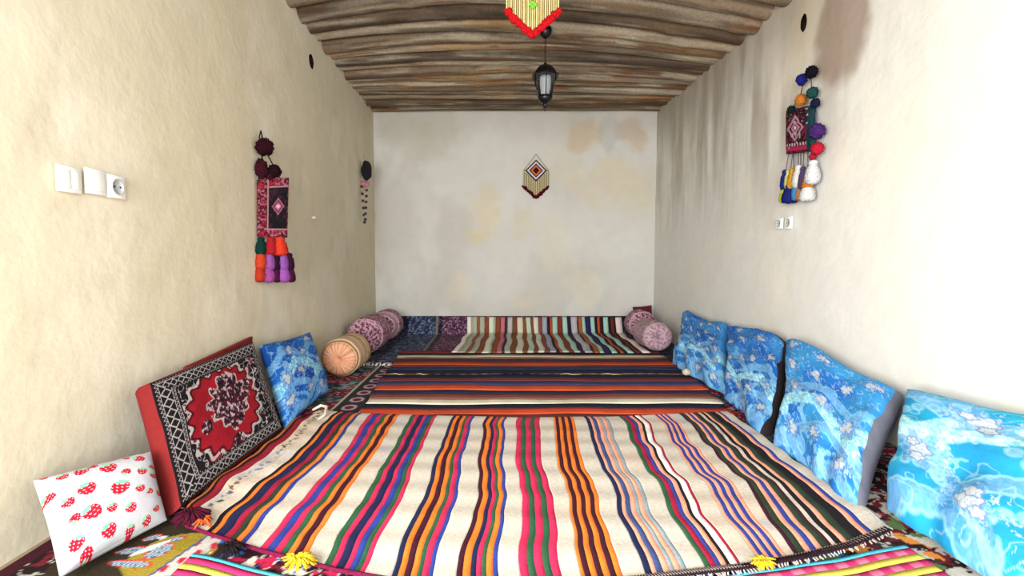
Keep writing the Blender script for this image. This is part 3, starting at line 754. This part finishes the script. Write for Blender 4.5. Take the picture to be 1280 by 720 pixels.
# right-hand row
def rq(bn, bf, tn, tf, xt=1.80, zb=.04):
    return [onfloor(*bn, zb), onfloor(*bf, zb), onx(*tn, xt), onx(*tf, xt)]
c1 = tag(cushion('floral_cushion', rq((908, 492), (842, 453), (909, 406), (858, 391), 1.82), .10, pat_blue('3C8ACA', '1E5EB0', 3, 1.0, '7CC6E2'), 170, 120, e=7, edge=.5, wr=.016, seed=700, xlim=1, drape=True),
    'blue floral draped backrest on the right, next to the pink bolsters', 'cushion', 'floral backrests along the right wall')
r2 = empty('floral_cushion', (1.6, 3.1, .03), 'blue floral draped backrest, second from the pink bolsters, dark strip on its near side', 'cushion', 'floral backrests along the right wall')
cushion('x', rq((960, 542), (913, 497), (985, 428), (913, 406), 1.80), .085, pat_blue('3A8ACC', '1C5CB2', 6, 1.0, '80CAE4'), 190, 130, e=8, edge=.6, side='2A2226', wr=.018, seed=710, parent=r2, xlim=1, part=('floral_cover', 'dark_lining'), drape=True)
r3 = empty('floral_cushion', (1.6, 2.3, .03), 'blue floral backrest between the dark gap and the grey lining', 'cushion', 'floral backrests along the right wall')
cushion('x', rq((1078, 634), (972, 553), (1122, 486), (991, 432), 1.80), .13, pat_blue('3A98D0', '1E6ABC', 11, 1.0, '8AD2E6'), 230, 150, e=8, edge=.55, side='6F6F7C', wr=.016, seed=720, parent=r3, xlim=1, part=('floral_cover', 'grey_lining'), drape=True)
r4 = empty('floral_cushion', (1.6, 1.5, .03), 'turquoise floral backrest with scattered white roses, nearest in the right-hand row', 'cushion', 'floral backrests along the right wall')
bn4 = onfloor(1330, 800, .04); 
cushion('x', [Vector((1.35, 1.02, .04)), onfloor(1121, 636, .04), Vector((1.80, 1.05, .385)), onx(1136, 487, 1.80)], .14, pat_blue('2CAECC', '2294CC', 14, .75, 'A6E0E4'), 290, 170, e=8, edge=.55, side='4C9ED0', wr=.016, seed=730, parent=r4, xlim=1, part=('floral_cover', 'cushion_body'), drape=True)

# -- strawberry pillow
def pat_straw(x, y, u, v):
    C = np.broadcast_to(hx('A8A6AD'), x.shape+(3,)).copy()
    C = mixc(C, hx('A4B0AE'), .5*sst(.5, .7, fbm(x*9, y*9, 800, 2)))
    L_, H_ = x.max(), y.max(); rnd = random.Random(5)
    B = [(.30, .60, 1.1, .2), (.55, .48, 1.25, -.4), (.14, .55, .8, .5), (.16, .38, .7, 2.6), (.30, .34, 1.15, .7), (.17, .88, .7, .3), (.30, .86, .9, -.5), (.42, .90, .7, .6), (.52, .78, 1.15, .1),
         (.84, .84, .9, 1.0), (.72, .90, .5, 0), (.94, .70, .6, 2.8), (.93, .55, .7, .2), (.80, .62, .8, -.3), (.66, .68, .7, 2.5), (.45, .30, .7, .2), (.62, .22, .8, .5), (.40, .10, 1.0, .4), (.12, .14, .9, -.5),
         (.20, .04, .8, 2.9), (.84, .34, .6, .9), (.74, .40, .75, .1), (.95, .30, .7, -.4), (.88, .12, .6, .5), (.60, .02, .7, 0), (.04, .72, .7, 1), (.62, .97, .6, .2), (.9, .98, .6, .3), (.06, .98, .5, 0), (.78, .04, .7, .8)]
    for (a, b, s, an) in B:
        s *= .0215; dx, dy = x-a*L_, y-b*H_; c, s_ = math.cos(an), math.sin(an); p = (dx*c+dy*s_)/s; q_ = (-dx*s_+dy*c)/s
        wid = np.clip(.95-.55*np.clip(-q_, -1, 1.2), .0, 1.0)*np.sqrt(np.clip(1-np.clip((q_-.15)/.95, -1, 1)**4, 0, 1))
        berry = (np.abs(p) < wid*.95) & (q_ > -1.15) & (q_ < .95)
        C[berry] = hx('9E0F28')
        dots = ((np.mod(p+.12*np.round(q_*2), .52)-.26)**2+(np.mod(q_, .46)-.23)**2) < .0060
        C[berry & dots] = hx('F2D4D8')
        leaf = (((p/.62)**2+((q_-1.02)/.30)**2) < 1+.5*np.sin(np.arctan2(q_-1.02, p)*6)) & (s > .010)
        C[leaf] = hx('6AB88E')
    return C
qs = [onfloor(75, 722, .045), onfloor(208, 650, .045), ony(42, 602, 1.40), ony(188, 566, 1.61)]
tag(cushion('strawberry_pillow', qs, .13, pat_straw, 260, 190, e=2.4, edge=.05, wr=.004, seed=810, xlim=1, zmin=.018), 'small white pillow printed with red strawberries, standing against the left wall', 'pillow')

# dark red cushion corner in the far right corner
qc = [Vector((1.62, 5.52, .10)), Vector((1.84, 5.50, .10)), Vector((1.62, 5.60, .34)), Vector((1.84, 5.60, .36))]
tag(cushion('small_cushion', qc, .08, flat('5E1F2C', .3, 7), 40, 40, e=3, edge=.1, wr=.004, seed=820, xlim=1), 'small dark red cushion poking up in the far right corner', 'cushion')

# -- bolsters
def bolster(cx, y0, z, r, ln, kind, label, group, skew=0.0, r_end=None):
    nu, nv = 130, 96; rnd = random.Random(int(cx*100+y0*10))
    s = []   # profile: distance along surface from the centre of near end to centre of far end
    re = r_end or r*.93
    prof_ = [(0.0, .020), (re*.10, .004), (re*.25, -.012), (re*.5, -.018), (re*.72, -.012), (re*.9, 0), (re, .02), (r, .05), (r, ln-.05), (re, ln-.02), (re*.6, ln+.01), (0.001, ln+.01)]
    cum = [0]
    for a, b in zip(prof_[:-1], prof_[1:]): cum.append(cum[-1]+math.hypot(b[0]-a[0], b[1]-a[1]))
    S = np.concatenate([np.linspace(0, cum[6], 60), np.linspace(cum[6], cum[8], 45)[1:], np.linspace(cum[8], cum[-1], 27)[1:]])
    R = np.interp(S, cum, [p[0] for p in prof_]); Yl = np.interp(S, cum, [p[1] for p in prof_])
    k = np.ones(3)/3; R[1:-1] = np.convolve(R, k, 'valid'); Yl[1:-1] = np.convolve(Yl, k, 'valid')
    th = np.linspace(0, 2*PI, nv)
    Rg, T = np.meshgrid(R, th, indexing='ij'); Yg, _ = np.meshgrid(Yl, th, indexing='ij'); Sg, _ = np.meshgrid(S, th, indexing='ij')
    endm = Sg < cum[6]
    ct, st_ = np.cos(T), np.sin(T)
    pl = np.where(endm, .004*np.sin(T*26+3*Sg/.1)*np.clip(Rg/re*(1.2-Rg/re)*3, 0, 1), 0)
    Rg2 = Rg*(1+.03*(fbm(ct*2+5, st_*2+Yg*5, 900, 2)-.5)*2)
    P = np.stack([cx+Rg2*ct+skew*Yg, y0+Yg+pl, z+Rg2*st_*.97], -1); P[..., 2] = np.maximum(P[..., 2], .018)
    if kind == 'orange':
        C = np.broadcast_to(hx('C7A585'), P.shape).copy()
        C = mixc(C, hx('9C7F62'), 1.0*((Yg > .12) & (np.abs((Yg*1.0+.1*T/6) % .16-.08) < .018)))
        C = mixc(C, hx('D9BF9C'), .8*(np.abs((Yg+.02*ct) % .11-.05) < .016))
        C = mixc(C, hx('7C5A2C'), 1.0*(np.abs(Sg-cum[6]-.01) < .010)); C = mixc(C, hx('7C5A2C'), 1.0*(np.abs(Yg-ln+.07) < .012))
        e_ = mixc(np.broadcast_to(hx('D98F68'), P.shape).copy(), hx('C9A488'), (np.sin(T*20+4*fbm(ct*1.5+3, st_*1.5, 915, 2)*3) > .1)*.8)
        e_ = mixc(e_, hx('A97E60'), (np.sin(T*20+4*fbm(ct*1.5+3, st_*1.5, 915, 2)*3) < -.75)*.8); e_ = mixc(e_, hx('E0997A'), sst(.0, .08, .05-Rg)*.9)
        C[endm] = e_[endm]
    else:
        X_, Z_ = Rg*ct*18/.17*.17, Rg*st_*18
        n1 = np.where(endm, fbm(Rg*ct*70, Rg*st_*70, 910, 2), fbm(T*r*70, Yg*70, 912, 2))
        C = mixc(np.broadcast_to(hx('8C5A6C'), P.shape).copy(), hx('C09AA8'), sst(.48, .6, n1)); C = mixc(C, hx('4E2234'), 1-sst(.30, .42, n1))
        if kind == 'ring':
            C = mixc(C, hx('A37C88'), .8*(endm & (Rg > re*.72))); C = mixc(C, hx('D8C2C8'), .9*(endm & (np.abs(Rg-re*.72) < .006)))
        if kind == 'pale': C = mixc(C, hx('B9A4AC'), np.full(n1.shape, .45))
        C = mixc(C, hx('C7A9B4'), .9*(np.abs(Sg-cum[6]) < .008))
    o = mesh_obj('bolster', P.reshape(-1, 3), gridF(len(S), nv), C.reshape(-1, 3), M_COTTON)
    return tag(o, label, 'bolster', group)
bolster(-1.135, 3.46, .165, .145, .42, 'orange', 'orange and beige round bolster with gathered end, beside the blue cushion', None, r_end=.125)
bolster(-1.19, 4.36, .19, .172, .42, 'plain', 'speckled mauve round bolster behind the orange bolster on the left', 'mauve bolsters')
bolster(-1.18, 5.10, .185, .165, .28, 'ring', 'mauve round bolster with a pale ring on its end, far left corner', 'mauve bolsters')
bolster(1.54, 4.45, .165, .142, .42, 'pale', 'pale pink speckled bolster on the right touching the blue backrest', 'mauve bolsters')
bolster(1.60, 5.12, .19, .155, .24, 'plain', 'pink speckled bolster in the far right corner behind another', 'mauve bolsters')
# white cloth knot beside the kilim edge
bm = pompom_bm(onfloor(858, 465, .06), .03, .8); tag(bm_obj('cloth_knot', bm, mat_flat('offwhite_cloth', 'BDB5A0', .9)), 'small off-white knot of cloth by the right edge of the kilim', 'cloth')

# ------------------------------------------------------------------ lantern
Yl = 3.87; c = ony(681.5, 100, Yl); s1 = Yl/600
BK = mat_flat('black_painted_metal', '0B0C12', .35, .3, var=.2, scale=60)
lan = empty('hanging_lantern', (c.x, Yl, ony(681, 40, Yl).z), 'black six-sided lantern with a white bulb hanging from the ceiling poles', 'lantern')
zt = ony(681, 79, Yl).z
zpole = ony(681, 38, Yl).z+.02
bm = bmesh.new(); bm_lathe(bm, [(.012, -.085), (.030, -.07), (.046, -.045), (.052, -.02), (.045, 0), (.03, .008)], (c.x, Yl, zpole), 24); bm_obj('canopy', bm, BK, lan)
bm = bmesh.new()
zc = zpole-.08
k = 0
while zc > zt+.008:
    ring = [Vector((c.x+(.007*math.cos(a) if k % 2 else 0), Yl+(0 if k % 2 else .007*math.cos(a)), zc-.010+.012*math.sin(a))) for a in [2*PI*i/10 for i in range(11)]]
    bm_tube(bm, ring, .0022, 5); zc -= .019; k += 1
bm_obj('chain', bm, BK, lan)
bm = bmesh.new(); bm_lathe(bm, [(.012, 0), (.016, -.012), (.045, -.022), (.070, -.045), (.100, -.090), (.118, -.100), (.116, -.108), (.09, -.104)], (c.x, Yl, zt), 6, PI/6); bm_obj('roof', bm, BK, lan, smooth=False)
GL = mat_flat('lantern_glass', 'DDE6EA', .05, trans=1.0, var=.0, bump=0); 
bm = bmesh.new(); bm_lathe(bm, [(.088, -.105), (.086, -.14), (.048, -.262)], (c.x, Yl, zt), 6, PI/6); f = [f for f in bm.faces if len(f.verts) == 6]; bmesh.ops.delete(bm, geom=f, context='FACES_ONLY'); bm_obj('glass', bm, GL, lan, smooth=False)
for i in range(6):
    a = PI/6+i*PI/3; bm = bmesh.new()
    pp = [(c.x+r*math.cos(a), Yl+r*math.sin(a), zt+z) for r, z in ((.090, -.103), (.088, -.14), (.050, -.262))]
    bm_tube(bm, pp, .004, 6); bm_obj('glazing_bar', bm, BK, lan)
bm = bmesh.new(); bm_lathe(bm, [(.058, -.255), (.056, -.275), (.040, -.300), (.018, -.312), (.010, -.335), (.014, -.345), (.006, -.362), (.003, -.372)], (c.x, Yl, zt), 18); bm_obj('base', bm, BK, lan)
bm = bmesh.new(); bm_lathe(bm, [(.010, -.255), (.018, -.25), (.026, -.235), (.033, -.19), (.034, -.14), (.028, -.105), (.012, -.095)], (c.x, Yl, zt), 18); bm_obj('bulb', bm, mat_flat('white_bulb', 'F4F6F8', .3, var=.02), lan)

# ------------------------------------------------------------------ beaded hangings
def beaded(cx, Yp, ztop, s, cols, label, nst, green=False, drop=1.0):
    """s = metres per unit; diamond centre at (cx, ztop - 20 units)"""
    e = empty('beaded_hanging', (cx, Yp, ztop), label, 'wall hanging' if not green else 'ceiling hanging', 'beaded hangings')
    zc_ = ztop-20*s
    bm = bmesh.new()
    for sx in (-1, 1): bm_tube(bm, [(cx, Yp, ztop), (cx+sx*15.5*s, Yp, zc_)], .35*s, 5)
    bm_tube(bm, [(cx-16*s, Yp, zc_), (cx+16*s, Yp, zc_)], .5*s, 6)
    bm_obj('cord', bm, yarn('C9BC8A'), e)
    # diamond: concentric squares
    V = []; F = []; Cc = []
    radii = [13.2, 11.2, 8.6, 6.8, 4.2, 2.6, 0.01]
    yo = Yp-.004
    for k in range(len(radii)-1):
        b = len(V)
        for r in (radii[k], radii[k+1]):
            for i in range(4):
                a = i*PI/2; V.append((cx+r*s*math.cos(a), yo-.0015*k, zc_+r*s*math.sin(a))); Cc.append(hx(cols[k]))
        for i in range(4): F.append([b+i, b+(i+1) % 4, b+4+(i+1) % 4, b+4+i])
    o = mesh_obj('diamond_centre', V, F, Cc, M_WOVEN, e, smooth=False); md = o.modifiers.new('t', 'SOLIDIFY'); md.thickness = .006; md.offset = 1
    proto = None; trim = []
    for i in range(nst):
        f = i/(nst-1)*2-1; x = cx+f*15.6*s
        ztp = zc_ + (-1.5*s if abs(f) > .85 else -(1-abs(f))*11*s)
        zbt = zc_-(19+14*(1-abs(f)))*s*drop
        bm = bmesh.new(); n = max(6, int((ztp-zbt)/(1.15*s)))
        pts = [(x, Yp+.001, ztp-(ztp-zbt)*q/(2*n)) for q in range(2*n+1)]
        bm_tube(bm, pts, [(.60 if q % 2 else .36)*s for q in range(2*n+1)], 7)
        st = bm_obj('bead_strand', bm, BEAD[i % 2], e)
        trim.append((x, Yp, zbt))
    bm = bmesh.new(); m_ = 5 if green else 3
    for (a, b) in zip(trim[:-1], trim[1:]):
        for q in range(m_):
            t = q/m_; p = [a[j]+(b[j]-a[j])*t for j in range(3)]; jj = Vector([random.uniform(-.8, .8)*s for _ in range(3)])
            r = bmesh.ops.create_icosphere(bm, subdivisions=2, radius=random.uniform(1.2, 2.0)*s)
            for v in r['verts']: v.co = v.co*(1+random.uniform(-.3, .25))+Vector(p)+jj
    bm_obj('fringe_trim', bm, yarn('C8141E' if green else '5E0F1C'), e)
    if green:
        bm = bmesh.new(); 
        for (gx_, gz_) in ((0, -14.5), (-1.4, -15.6), (1.4, -15.6), (0, -17)):
            r = bmesh.ops.create_icosphere(bm, subdivisions=2, radius=1.3*s)
            for v in r['verts']: v.co = v.co+Vector((cx+gx_*s, Yp-.012, zc_+gz_*s))
        bm_obj('green_bead', bm, yarn('7FD84A'), e)
BEAD = [mat_flat('straw_beads', 'D9C98E', .5, var=.25, scale=260), mat_flat('olive_beads', '9C8F5C', .5, var=.3, scale=260)]
p = ony(670, 193, YB-.012)
beaded(p.x, YB-.022, p.z, YB/600, ['1C1830', 'D8CCD8', '3A1020', 'C7763A', '3A1020', '4A0610'], 'small beaded hanging with a diamond centre on the back wall', 24)
BEAD = [mat_flat('pale_gold_beads', 'DCCB90', .5, var=.25, scale=200), mat_flat('gold_brown_beads', 'B9A566', .5, var=.45, scale=300)]
Yn = 2.83; p = ony(665.5, 44, Yn)
s_ = Yn/600*2.0
zc_ = p.z+33*s_; beaded(p.x, Yn, zc_+20*s_, s_, ['C8141E', 'E8D9A8', '2A7A3A', 'E8D9A8', 'C8141E', '7FD84A'], 'gold beaded hanging with a bright red fringe under the ceiling', 25, True)
# its hanging cord up to the poles
bm = bmesh.new(); bm_tube(bm, [(p.x, Yn, zc_+20*s_), (p.x, Yn, 2.80)], .003, 6)
par = [o for o in bpy.data.objects if o.name == 'beaded_hanging.001'][0]
bm_obj('hanging_cord', bm, yarn('C9BC8A'), par)

# ------------------------------------------------------------------ bag-shaped wall hangings
def bag(P00, P10, P01, P11, th, pat, parent, nu=70, nv=80):
    a, b, c_, d = [np.array(p[:]) for p in (P00, P10, P01, P11)]
    u, v = np.meshgrid(np.linspace(0, 1, nu), np.linspace(0, 1, nv), indexing='ij'); U, Vv = u[..., None], v[..., None]
    P = a*(1-U)*(1-Vv)+b*U*(1-Vv)+c_*(1-U)*Vv+d*U*Vv; N = np.cross(b-a, c_-a); N /= np.linalg.norm(N)
    if N[1] > 0: N = -N
    pf = (.35+.65*np.sqrt(prof(u, 4)*prof(v, 4)))*th/2
    A = P+N*pf[..., None]; B = P-N*pf[..., None]; C = pat(u, v)
    idx = np.arange(nu*nv).reshape(nu, nv); loop = np.concatenate([idx[:, 0], idx[-1, 1:], idx[-2::-1, -1], idx[0, -2:0:-1]]); m = len(loop); n = nu*nv
    F = gridF(nu, nv).tolist()+gridF(nu, nv, n, True).tolist()+[[int(loop[i]), n+int(loop[i]), n+int(loop[(i+1) % m]), int(loop[(i+1) % m])] for i in range(m)]
    return mesh_obj('woven_bag', np.vstack([A.reshape(-1, 3), B.reshape(-1, 3)]), F, np.vstack([C.reshape(-1, 3)]*2), M_WOVEN, parent)
def pat_bagL(u, v):
    C = np.broadcast_to(hx('0C0A10'), u.shape+(3,)).copy()
    C = mixc(C, hx('3A1626'), (fbm(u*9, v*18, 41, 2) > .62)*.6)
    bd = (u < .30) | (v > .87) | (v < .12) | (u > .97)
    nn = fbm(u*16, v*30, 42, 2); Cb = mixc(np.broadcast_to(hx('3A0A1A'), C.shape).copy(), hx('8A4E58'), (nn > .60)*1.0); Cb = mixc(Cb, hx('8E1A2C'), (nn < .36)*1.0); C[bd] = Cb[bd]
    ln = (np.abs(u-.33) < .02) & (v > .1) | (np.abs(v-.86) < .012) & (u > .3) | (np.abs(v-.13) < .012) & (u > .3); C = mixc(C, hx('966870'), ln*.9)
    d = np.abs((u-.66)/.20)+np.abs((v-.52)/.15); C = mixc(C, hx('8A4A62'), ((d < 1) & (np.sin(d*16) > -.2))*1.0); C = mixc(C, hx('C9929E'), ((d < .35))*.8)
    return C
P0 = Vector((XL+.03, 2.88, 0)); Nn = Vector((.10, -.15, 0)).normalized()*1.0
Nn = Vector((.55, -.83, 0)).normalized()
def bl(px, py, off=0): return onplane(px, py, P0, Nn)-Nn*0+Nn*(-off)*0
L = empty('tasselled_bag_hanging', bl(326, 163)[:], 'black woven bag with pink border and orange and purple tassels on the left wall', 'wall hanging')
bag(bl(321, 296), bl(359, 297), bl(321, 225), bl(361, 222), .035, pat_bagL, L)
bm = bmesh.new(); bm_tube(bm, [bl(323, 228), bl(326, 205), bl(330, 182), bl(326, 163), bl(324, 172), bl(329, 184), bl(338, 200), bl(345, 214), bl(352, 226)], .004, 6)
bm_obj('hanging_loop', bm, yarn('1C1412'), L)
sL = 2.9/600
for (px, py, r, sq, h) in ((331, 184, 10.5, 1, '2E0A16'), (327, 211, 7.5, 1.6, '3A0E1C'), (343, 214, 8, 1, '220A12'), (337, 221, 5, 1, '3A0E1C')):
    bm_obj('pompom', pompom_bm(bl(px, py), r*sL, sq), yarn(h), L)
for (px, py, w_, hh, h) in ((326, 296, 6, 22, '0F3A34'), (339, 296, 7, 23, 'B5202A'), (350, 296, 8.5, 24, 'E8402A'), (326, 312, 6.5, 24, 'D8482A'), (337, 313, 6, 24, 'A05AA8'), (346, 314, 5, 24, '2A1020'), (354, 314, 6, 24, '9A5AB0'), (362, 316, 5, 22, '3A1230'),
                           (325, 330, 6.5, 22, 'C23A26'), (336, 331, 7, 22, 'A8509A'), (346, 332, 5, 21, '4A1438'), (355, 331, 7, 22, 'A458B0'), (364, 333, 4.5, 20, '4A1030')):
    t = bm_obj('tassel', tassel_bm(bl(px, py), w_*sL, hh*sL), yarn(h), L)

def pat_bagR(u, v):
    C = np.broadcast_to(hx('1A0C14'), u.shape+(3,)).copy()
    n_ = fbm(u*14, v*16, 46, 2); C = mixc(C, hx('6A1A34'), (n_ > .58)*.9)
    d = np.abs((u-.45)/.36)+np.abs((v-.55)/.32)+.25*(fbm(u*12, v*12, 47, 2)-.5)
    C = mixc(C, hx('A8788C'), ((np.abs(d-.8) < .12) | (np.abs(d-.35) < .1))*1.0); C = mixc(C, hx('C9C2D8'), (d < .14)*1.0)
    C = mixc(C, hx('9E1F46'), (np.abs(v-.10) < .045)*1.0); C = mixc(C, hx('B9A0A8'), ((np.abs(v-.19) < .03) & (np.sin(u*60) > 0))*1.0); C = mixc(C, hx('14323A'), (u > .86)*1.0)
    C = mixc(C, hx('B0A0A8'), ((u < .9) & (n_ < .26))*.8)
    return C
R = empty('tasselled_bag_hanging', onx(1014, 88, XR-.03)[:], 'dark woven bag with many coloured pompoms and white tassels on the right wall', 'wall hanging')
def br(px, py, o=.045): return onx(px, py, XR-o)
bag(br(984.5, 193), br(1017, 189), br(984.5, 138), br(1018, 131), .05, pat_bagR, R)
bm = bmesh.new(); bm_tube(bm, [br(987, 138), br(994, 130), br(1001, 118), br(1004, 104), br(1013, 90), br(1014, 102), br(1015, 116), br(1018, 132)], .0035, 6); bm_obj('hanging_loop', bm, yarn('4E5A52'), R)
sR = 2.95/600
for (px, py, r, h) in ((1014.5, 90, 6.5, '14101A'), (1002, 99.5, 6, '20247C'), (1015.5, 116, 6, '1C4A46'), (1001, 125, 6, 'C87A2A'), (989, 137, 4.5, '142420'), (1019, 129, 5, '1A1C40'),
                       (1021.5, 164, 8, '4A2A6E'), (1021.5, 186, 6.5, 'C4203A'), (1016, 178, 3.5, '1C4A46'), (1016, 196, 4, 'A8283A')):
    bm_obj('pompom', pompom_bm(br(px, py, .075), r*sR, 1.1), yarn(h), R)
for (a, b_, c_, d_) in ((986, 192, 982, 216), (991, 192, 988, 216), (998, 191, 998, 212), (1005, 190, 1004, 214), (1010, 189, 1010, 218), (1019, 140, 1021, 158), (1016, 192, 1016, 204), (992, 192, 993, 230), (1001, 191, 1001, 232)):
    bm = bmesh.new(); bm_tube(bm, [br(a, b_, .05), br(c_, d_, .07)], .003, 5); bm_obj('tassel_cord', bm, yarn('7A6A8A'), R)
for (px, py, w_, hh, h) in ((981, 212, 4.5, 26, '24307E'), (985.5, 212, 4, 24, 'E2E0A0'), (990.5, 210, 5, 26, 'E0A42E'), (998, 206, 6, 28, 'ECE6E0'), (1004, 208, 4.5, 28, '5A4A7A'), (1010.5, 214, 6, 22, 'D8822E'), (1016.5, 200, 7.5, 28, 'EEF0F0'),
                           (979.5, 236, 4.5, 18, 'C9D84E'), (988, 230, 8, 24, '20287A'), (983, 236, 5, 18, '1F5A50'), (996, 224, 5, 26, '4A96D0'), (1001, 230, 5, 20, 'C98A5A'), (1010, 228, 7.5, 22, 'EEF0EE')):
    bm_obj('tassel', tassel_bm(br(px, py, .07), w_*sR, hh*sR), yarn(h), R)

# black piece with beaded strings near the back-left corner
Kp = empty('beaded_string_hanging', onx(450, 213, XL)[:], 'black felt wall ornament with pink cloth and two beaded strings, by back left corner', 'wall hanging')
def bk_(px, py, o=.05): return onx(px, py, XL+o)
BF = mat_flat('black_felt', '0C0D14', .95, var=.3, scale=90, bump=.3)
sK = bk_(450, 213).y/600
def blob(name, c_, rx, ry, rz, mat, par):
    bm = bmesh.new(); bmesh.ops.create_icosphere(bm, subdivisions=4, radius=1)
    for v in bm.verts:
        n_ = v.co.copy(); f = 1+.05*math.sin(n_.x*5+n_.z*4); v.co = Vector((n_.x*rx*f, n_.y*ry*f, n_.z*rz*f))+Vector(c_)
    return bm_obj(name, bm, mat, par)
Yk = onx(451, 213, XL).y
c1_ = ony(451.5, 213, Yk); blob('felt_body', (XL+.062, Yk, c1_.z), .055, .06, .105, BF, Kp)
c2_ = ony(459, 217, Yk); blob('felt_lobe', (c2_.x-.005, Yk, c2_.z), .045, .05, .06, BF, Kp)
c3_ = ony(455, 230, Yk); o = blob('pink_cloth', (c3_.x, Yk, c3_.z), .062, .03, .035, mat_flat('dusty_pink_cloth', 'B07A86', .95, var=.3, scale=50), Kp)
BD = [mat_flat('dark_beads', '20242C', .4), mat_flat('pale_beads', 'B9AFA4', .4), mat_flat('wine_beads', '5A1E34', .4)]
for (xa, ya, xb_, yb_) in ((452, 231, 456, 280), (458.5, 236, 456.5, 276)):
    bm = bmesh.new(); n = 11
    A_, B_ = ony(xa, ya, Yk-.03), ony(xb_, yb_, Yk-.03)
    bm_tube(bm, [A_, B_], .003, 5)
    st = bm_obj('bead_string', bm, BD[1], Kp)
    for i in range(n):
        bm = bmesh.new(); p = A_.lerp(B_, (i+.5)/n); r = .016 if i % 2 == 0 else .010
        bmesh.ops.create_icosphere(bm, subdivisions=2, radius=r)
        for v in bm.verts: v.co = v.co+p
        b_ = bm_obj('bead', bm, BD[0] if i % 2 == 0 and i % 4 else (BD[2] if i % 2 == 0 else BD[1]), st)
        b_.matrix_parent_inverse = Matrix.Translation(-Kp.location) if False else Matrix.Identity(4)
        b_.parent = st
        b_.matrix_parent_inverse = (Matrix.Translation(Kp.location) @ st.matrix_parent_inverse).inverted()

# ------------------------------------------------------------------ switches and sockets
WP = mat_flat('white_plastic', 'F0F2EE', .35, var=.02); GP = mat_flat('grey_plastic', 'B4B8B8', .4, var=.02)
def plate(x0, s, y0, y1, z0_, z1, kind, label):
    cy, cz = (y0+y1)/2, (z0_+z1)/2
    e = empty('wall_switch' if kind != 'socket' else 'wall_socket', (x0, cy, cz), label, 'switch' if kind != 'socket' else 'socket')
    xa, xb_ = sorted((x0, x0+s*.010)); bm = bmesh.new(); bm_box(bm, (xa, y0, z0_), (xb_, y1, z1), .002); bm_obj('face_plate', bm, WP, e)
    hw, hh = (y1-y0)*.36, (z1-z0_)*.36; xa, xb_ = sorted((x0+s*.010, x0+s*.0145))
    if kind == 'double':
        for q in (-1, 1):
            bm = bmesh.new(); bm_box(bm, (xa, cy+(q-1)*hw/2+.001, cz-hh), (xb_, cy+(q+1)*hw/2-.001, cz+hh), .0012); bm_obj('rocker', bm, WP, e)
    elif kind == 'single':
        bm = bmesh.new(); bm_box(bm, (xa, cy-hw, cz-hh), (xb_, cy+hw, cz+hh), .0012); bm_obj('rocker', bm, WP, e)
    else:
        rr = min(hw, hh); bm = bmesh.new(); n = 24
        prof_ = [(rr, 0), (rr, .005), (rr*.9, .006), (rr*.86, .001), (.0005, .001)]
        rings = [[bm.verts.new((x0+s*(.010+d), cy+r*math.cos(2*PI*i/n), cz+r*math.sin(2*PI*i/n))) for i in range(n)] for r, d in prof_]
        for k in range(len(rings)-1):
            for i in range(n): bm.faces.new((rings[k][i], rings[k][(i+1) % n], rings[k+1][(i+1) % n], rings[k+1][i]))
        bm_obj('socket_well', bm, GP, e)
        for q in (-1, 1):
            bm = bmesh.new(); xa, xb_ = sorted((x0+s*.0112, x0+s*.0125)); bm_box(bm, (xa, cy+q*rr*.45-.003, cz-.003), (xb_, cy+q*rr*.45+.003, cz+.003)); bm_obj('pin_hole', bm, BK, e)
for (pa, pb, kind, label) in (((64, 205, 238), (94, 0, 0), 'double', 'square white wall plate, the one farthest from the tasselled bag, on left wall'), ((100, 209, 241), (125, 0, 0), 'single', 'square white wall plate in the middle of the row of three'),
                              ((127, 217, 246), (149, 0, 0), 'socket', 'square white socket with a round well, end of the row nearest the tasselled bag')):
    y0, y1 = onx(pa[0], 220, XL).y, onx(pb[0], 220, XL).y; zt_ = onx(pa[0], pa[1], XL).z; zb_ = onx(pa[0], pa[2], XL).z
    plate(XL+.012, 1, y0, y1, zb_, zt_, kind, label)
for (a, b, t_, b_, label) in ((975, 983.5, 273, 286, 'small pale wall socket under the right wall hanging, nearer the back wall'), (986, 995.5, 271, 286, 'small pale wall socket under the right wall hanging, farther from the back wall')):
    y1, y0 = onx(a, 279, XR).y, onx(b, 279, XR).y; plate(XR-.020, -1, y0, y1, onx((a+b)/2, b_, XR).z, onx((a+b)/2, t_, XR).z, 'socket', label)
p = onx(392, 272, XL+.02); bm = bmesh.new(); bmesh.ops.create_icosphere(bm, subdivisions=2, radius=.012)
for v in bm.verts: v.co = Vector((v.co.x*1.5, v.co.y, v.co.z))+p
tag(bm_obj('wall_peg', bm, WP), 'tiny white peg in the left wall between the two hangings', 'peg')
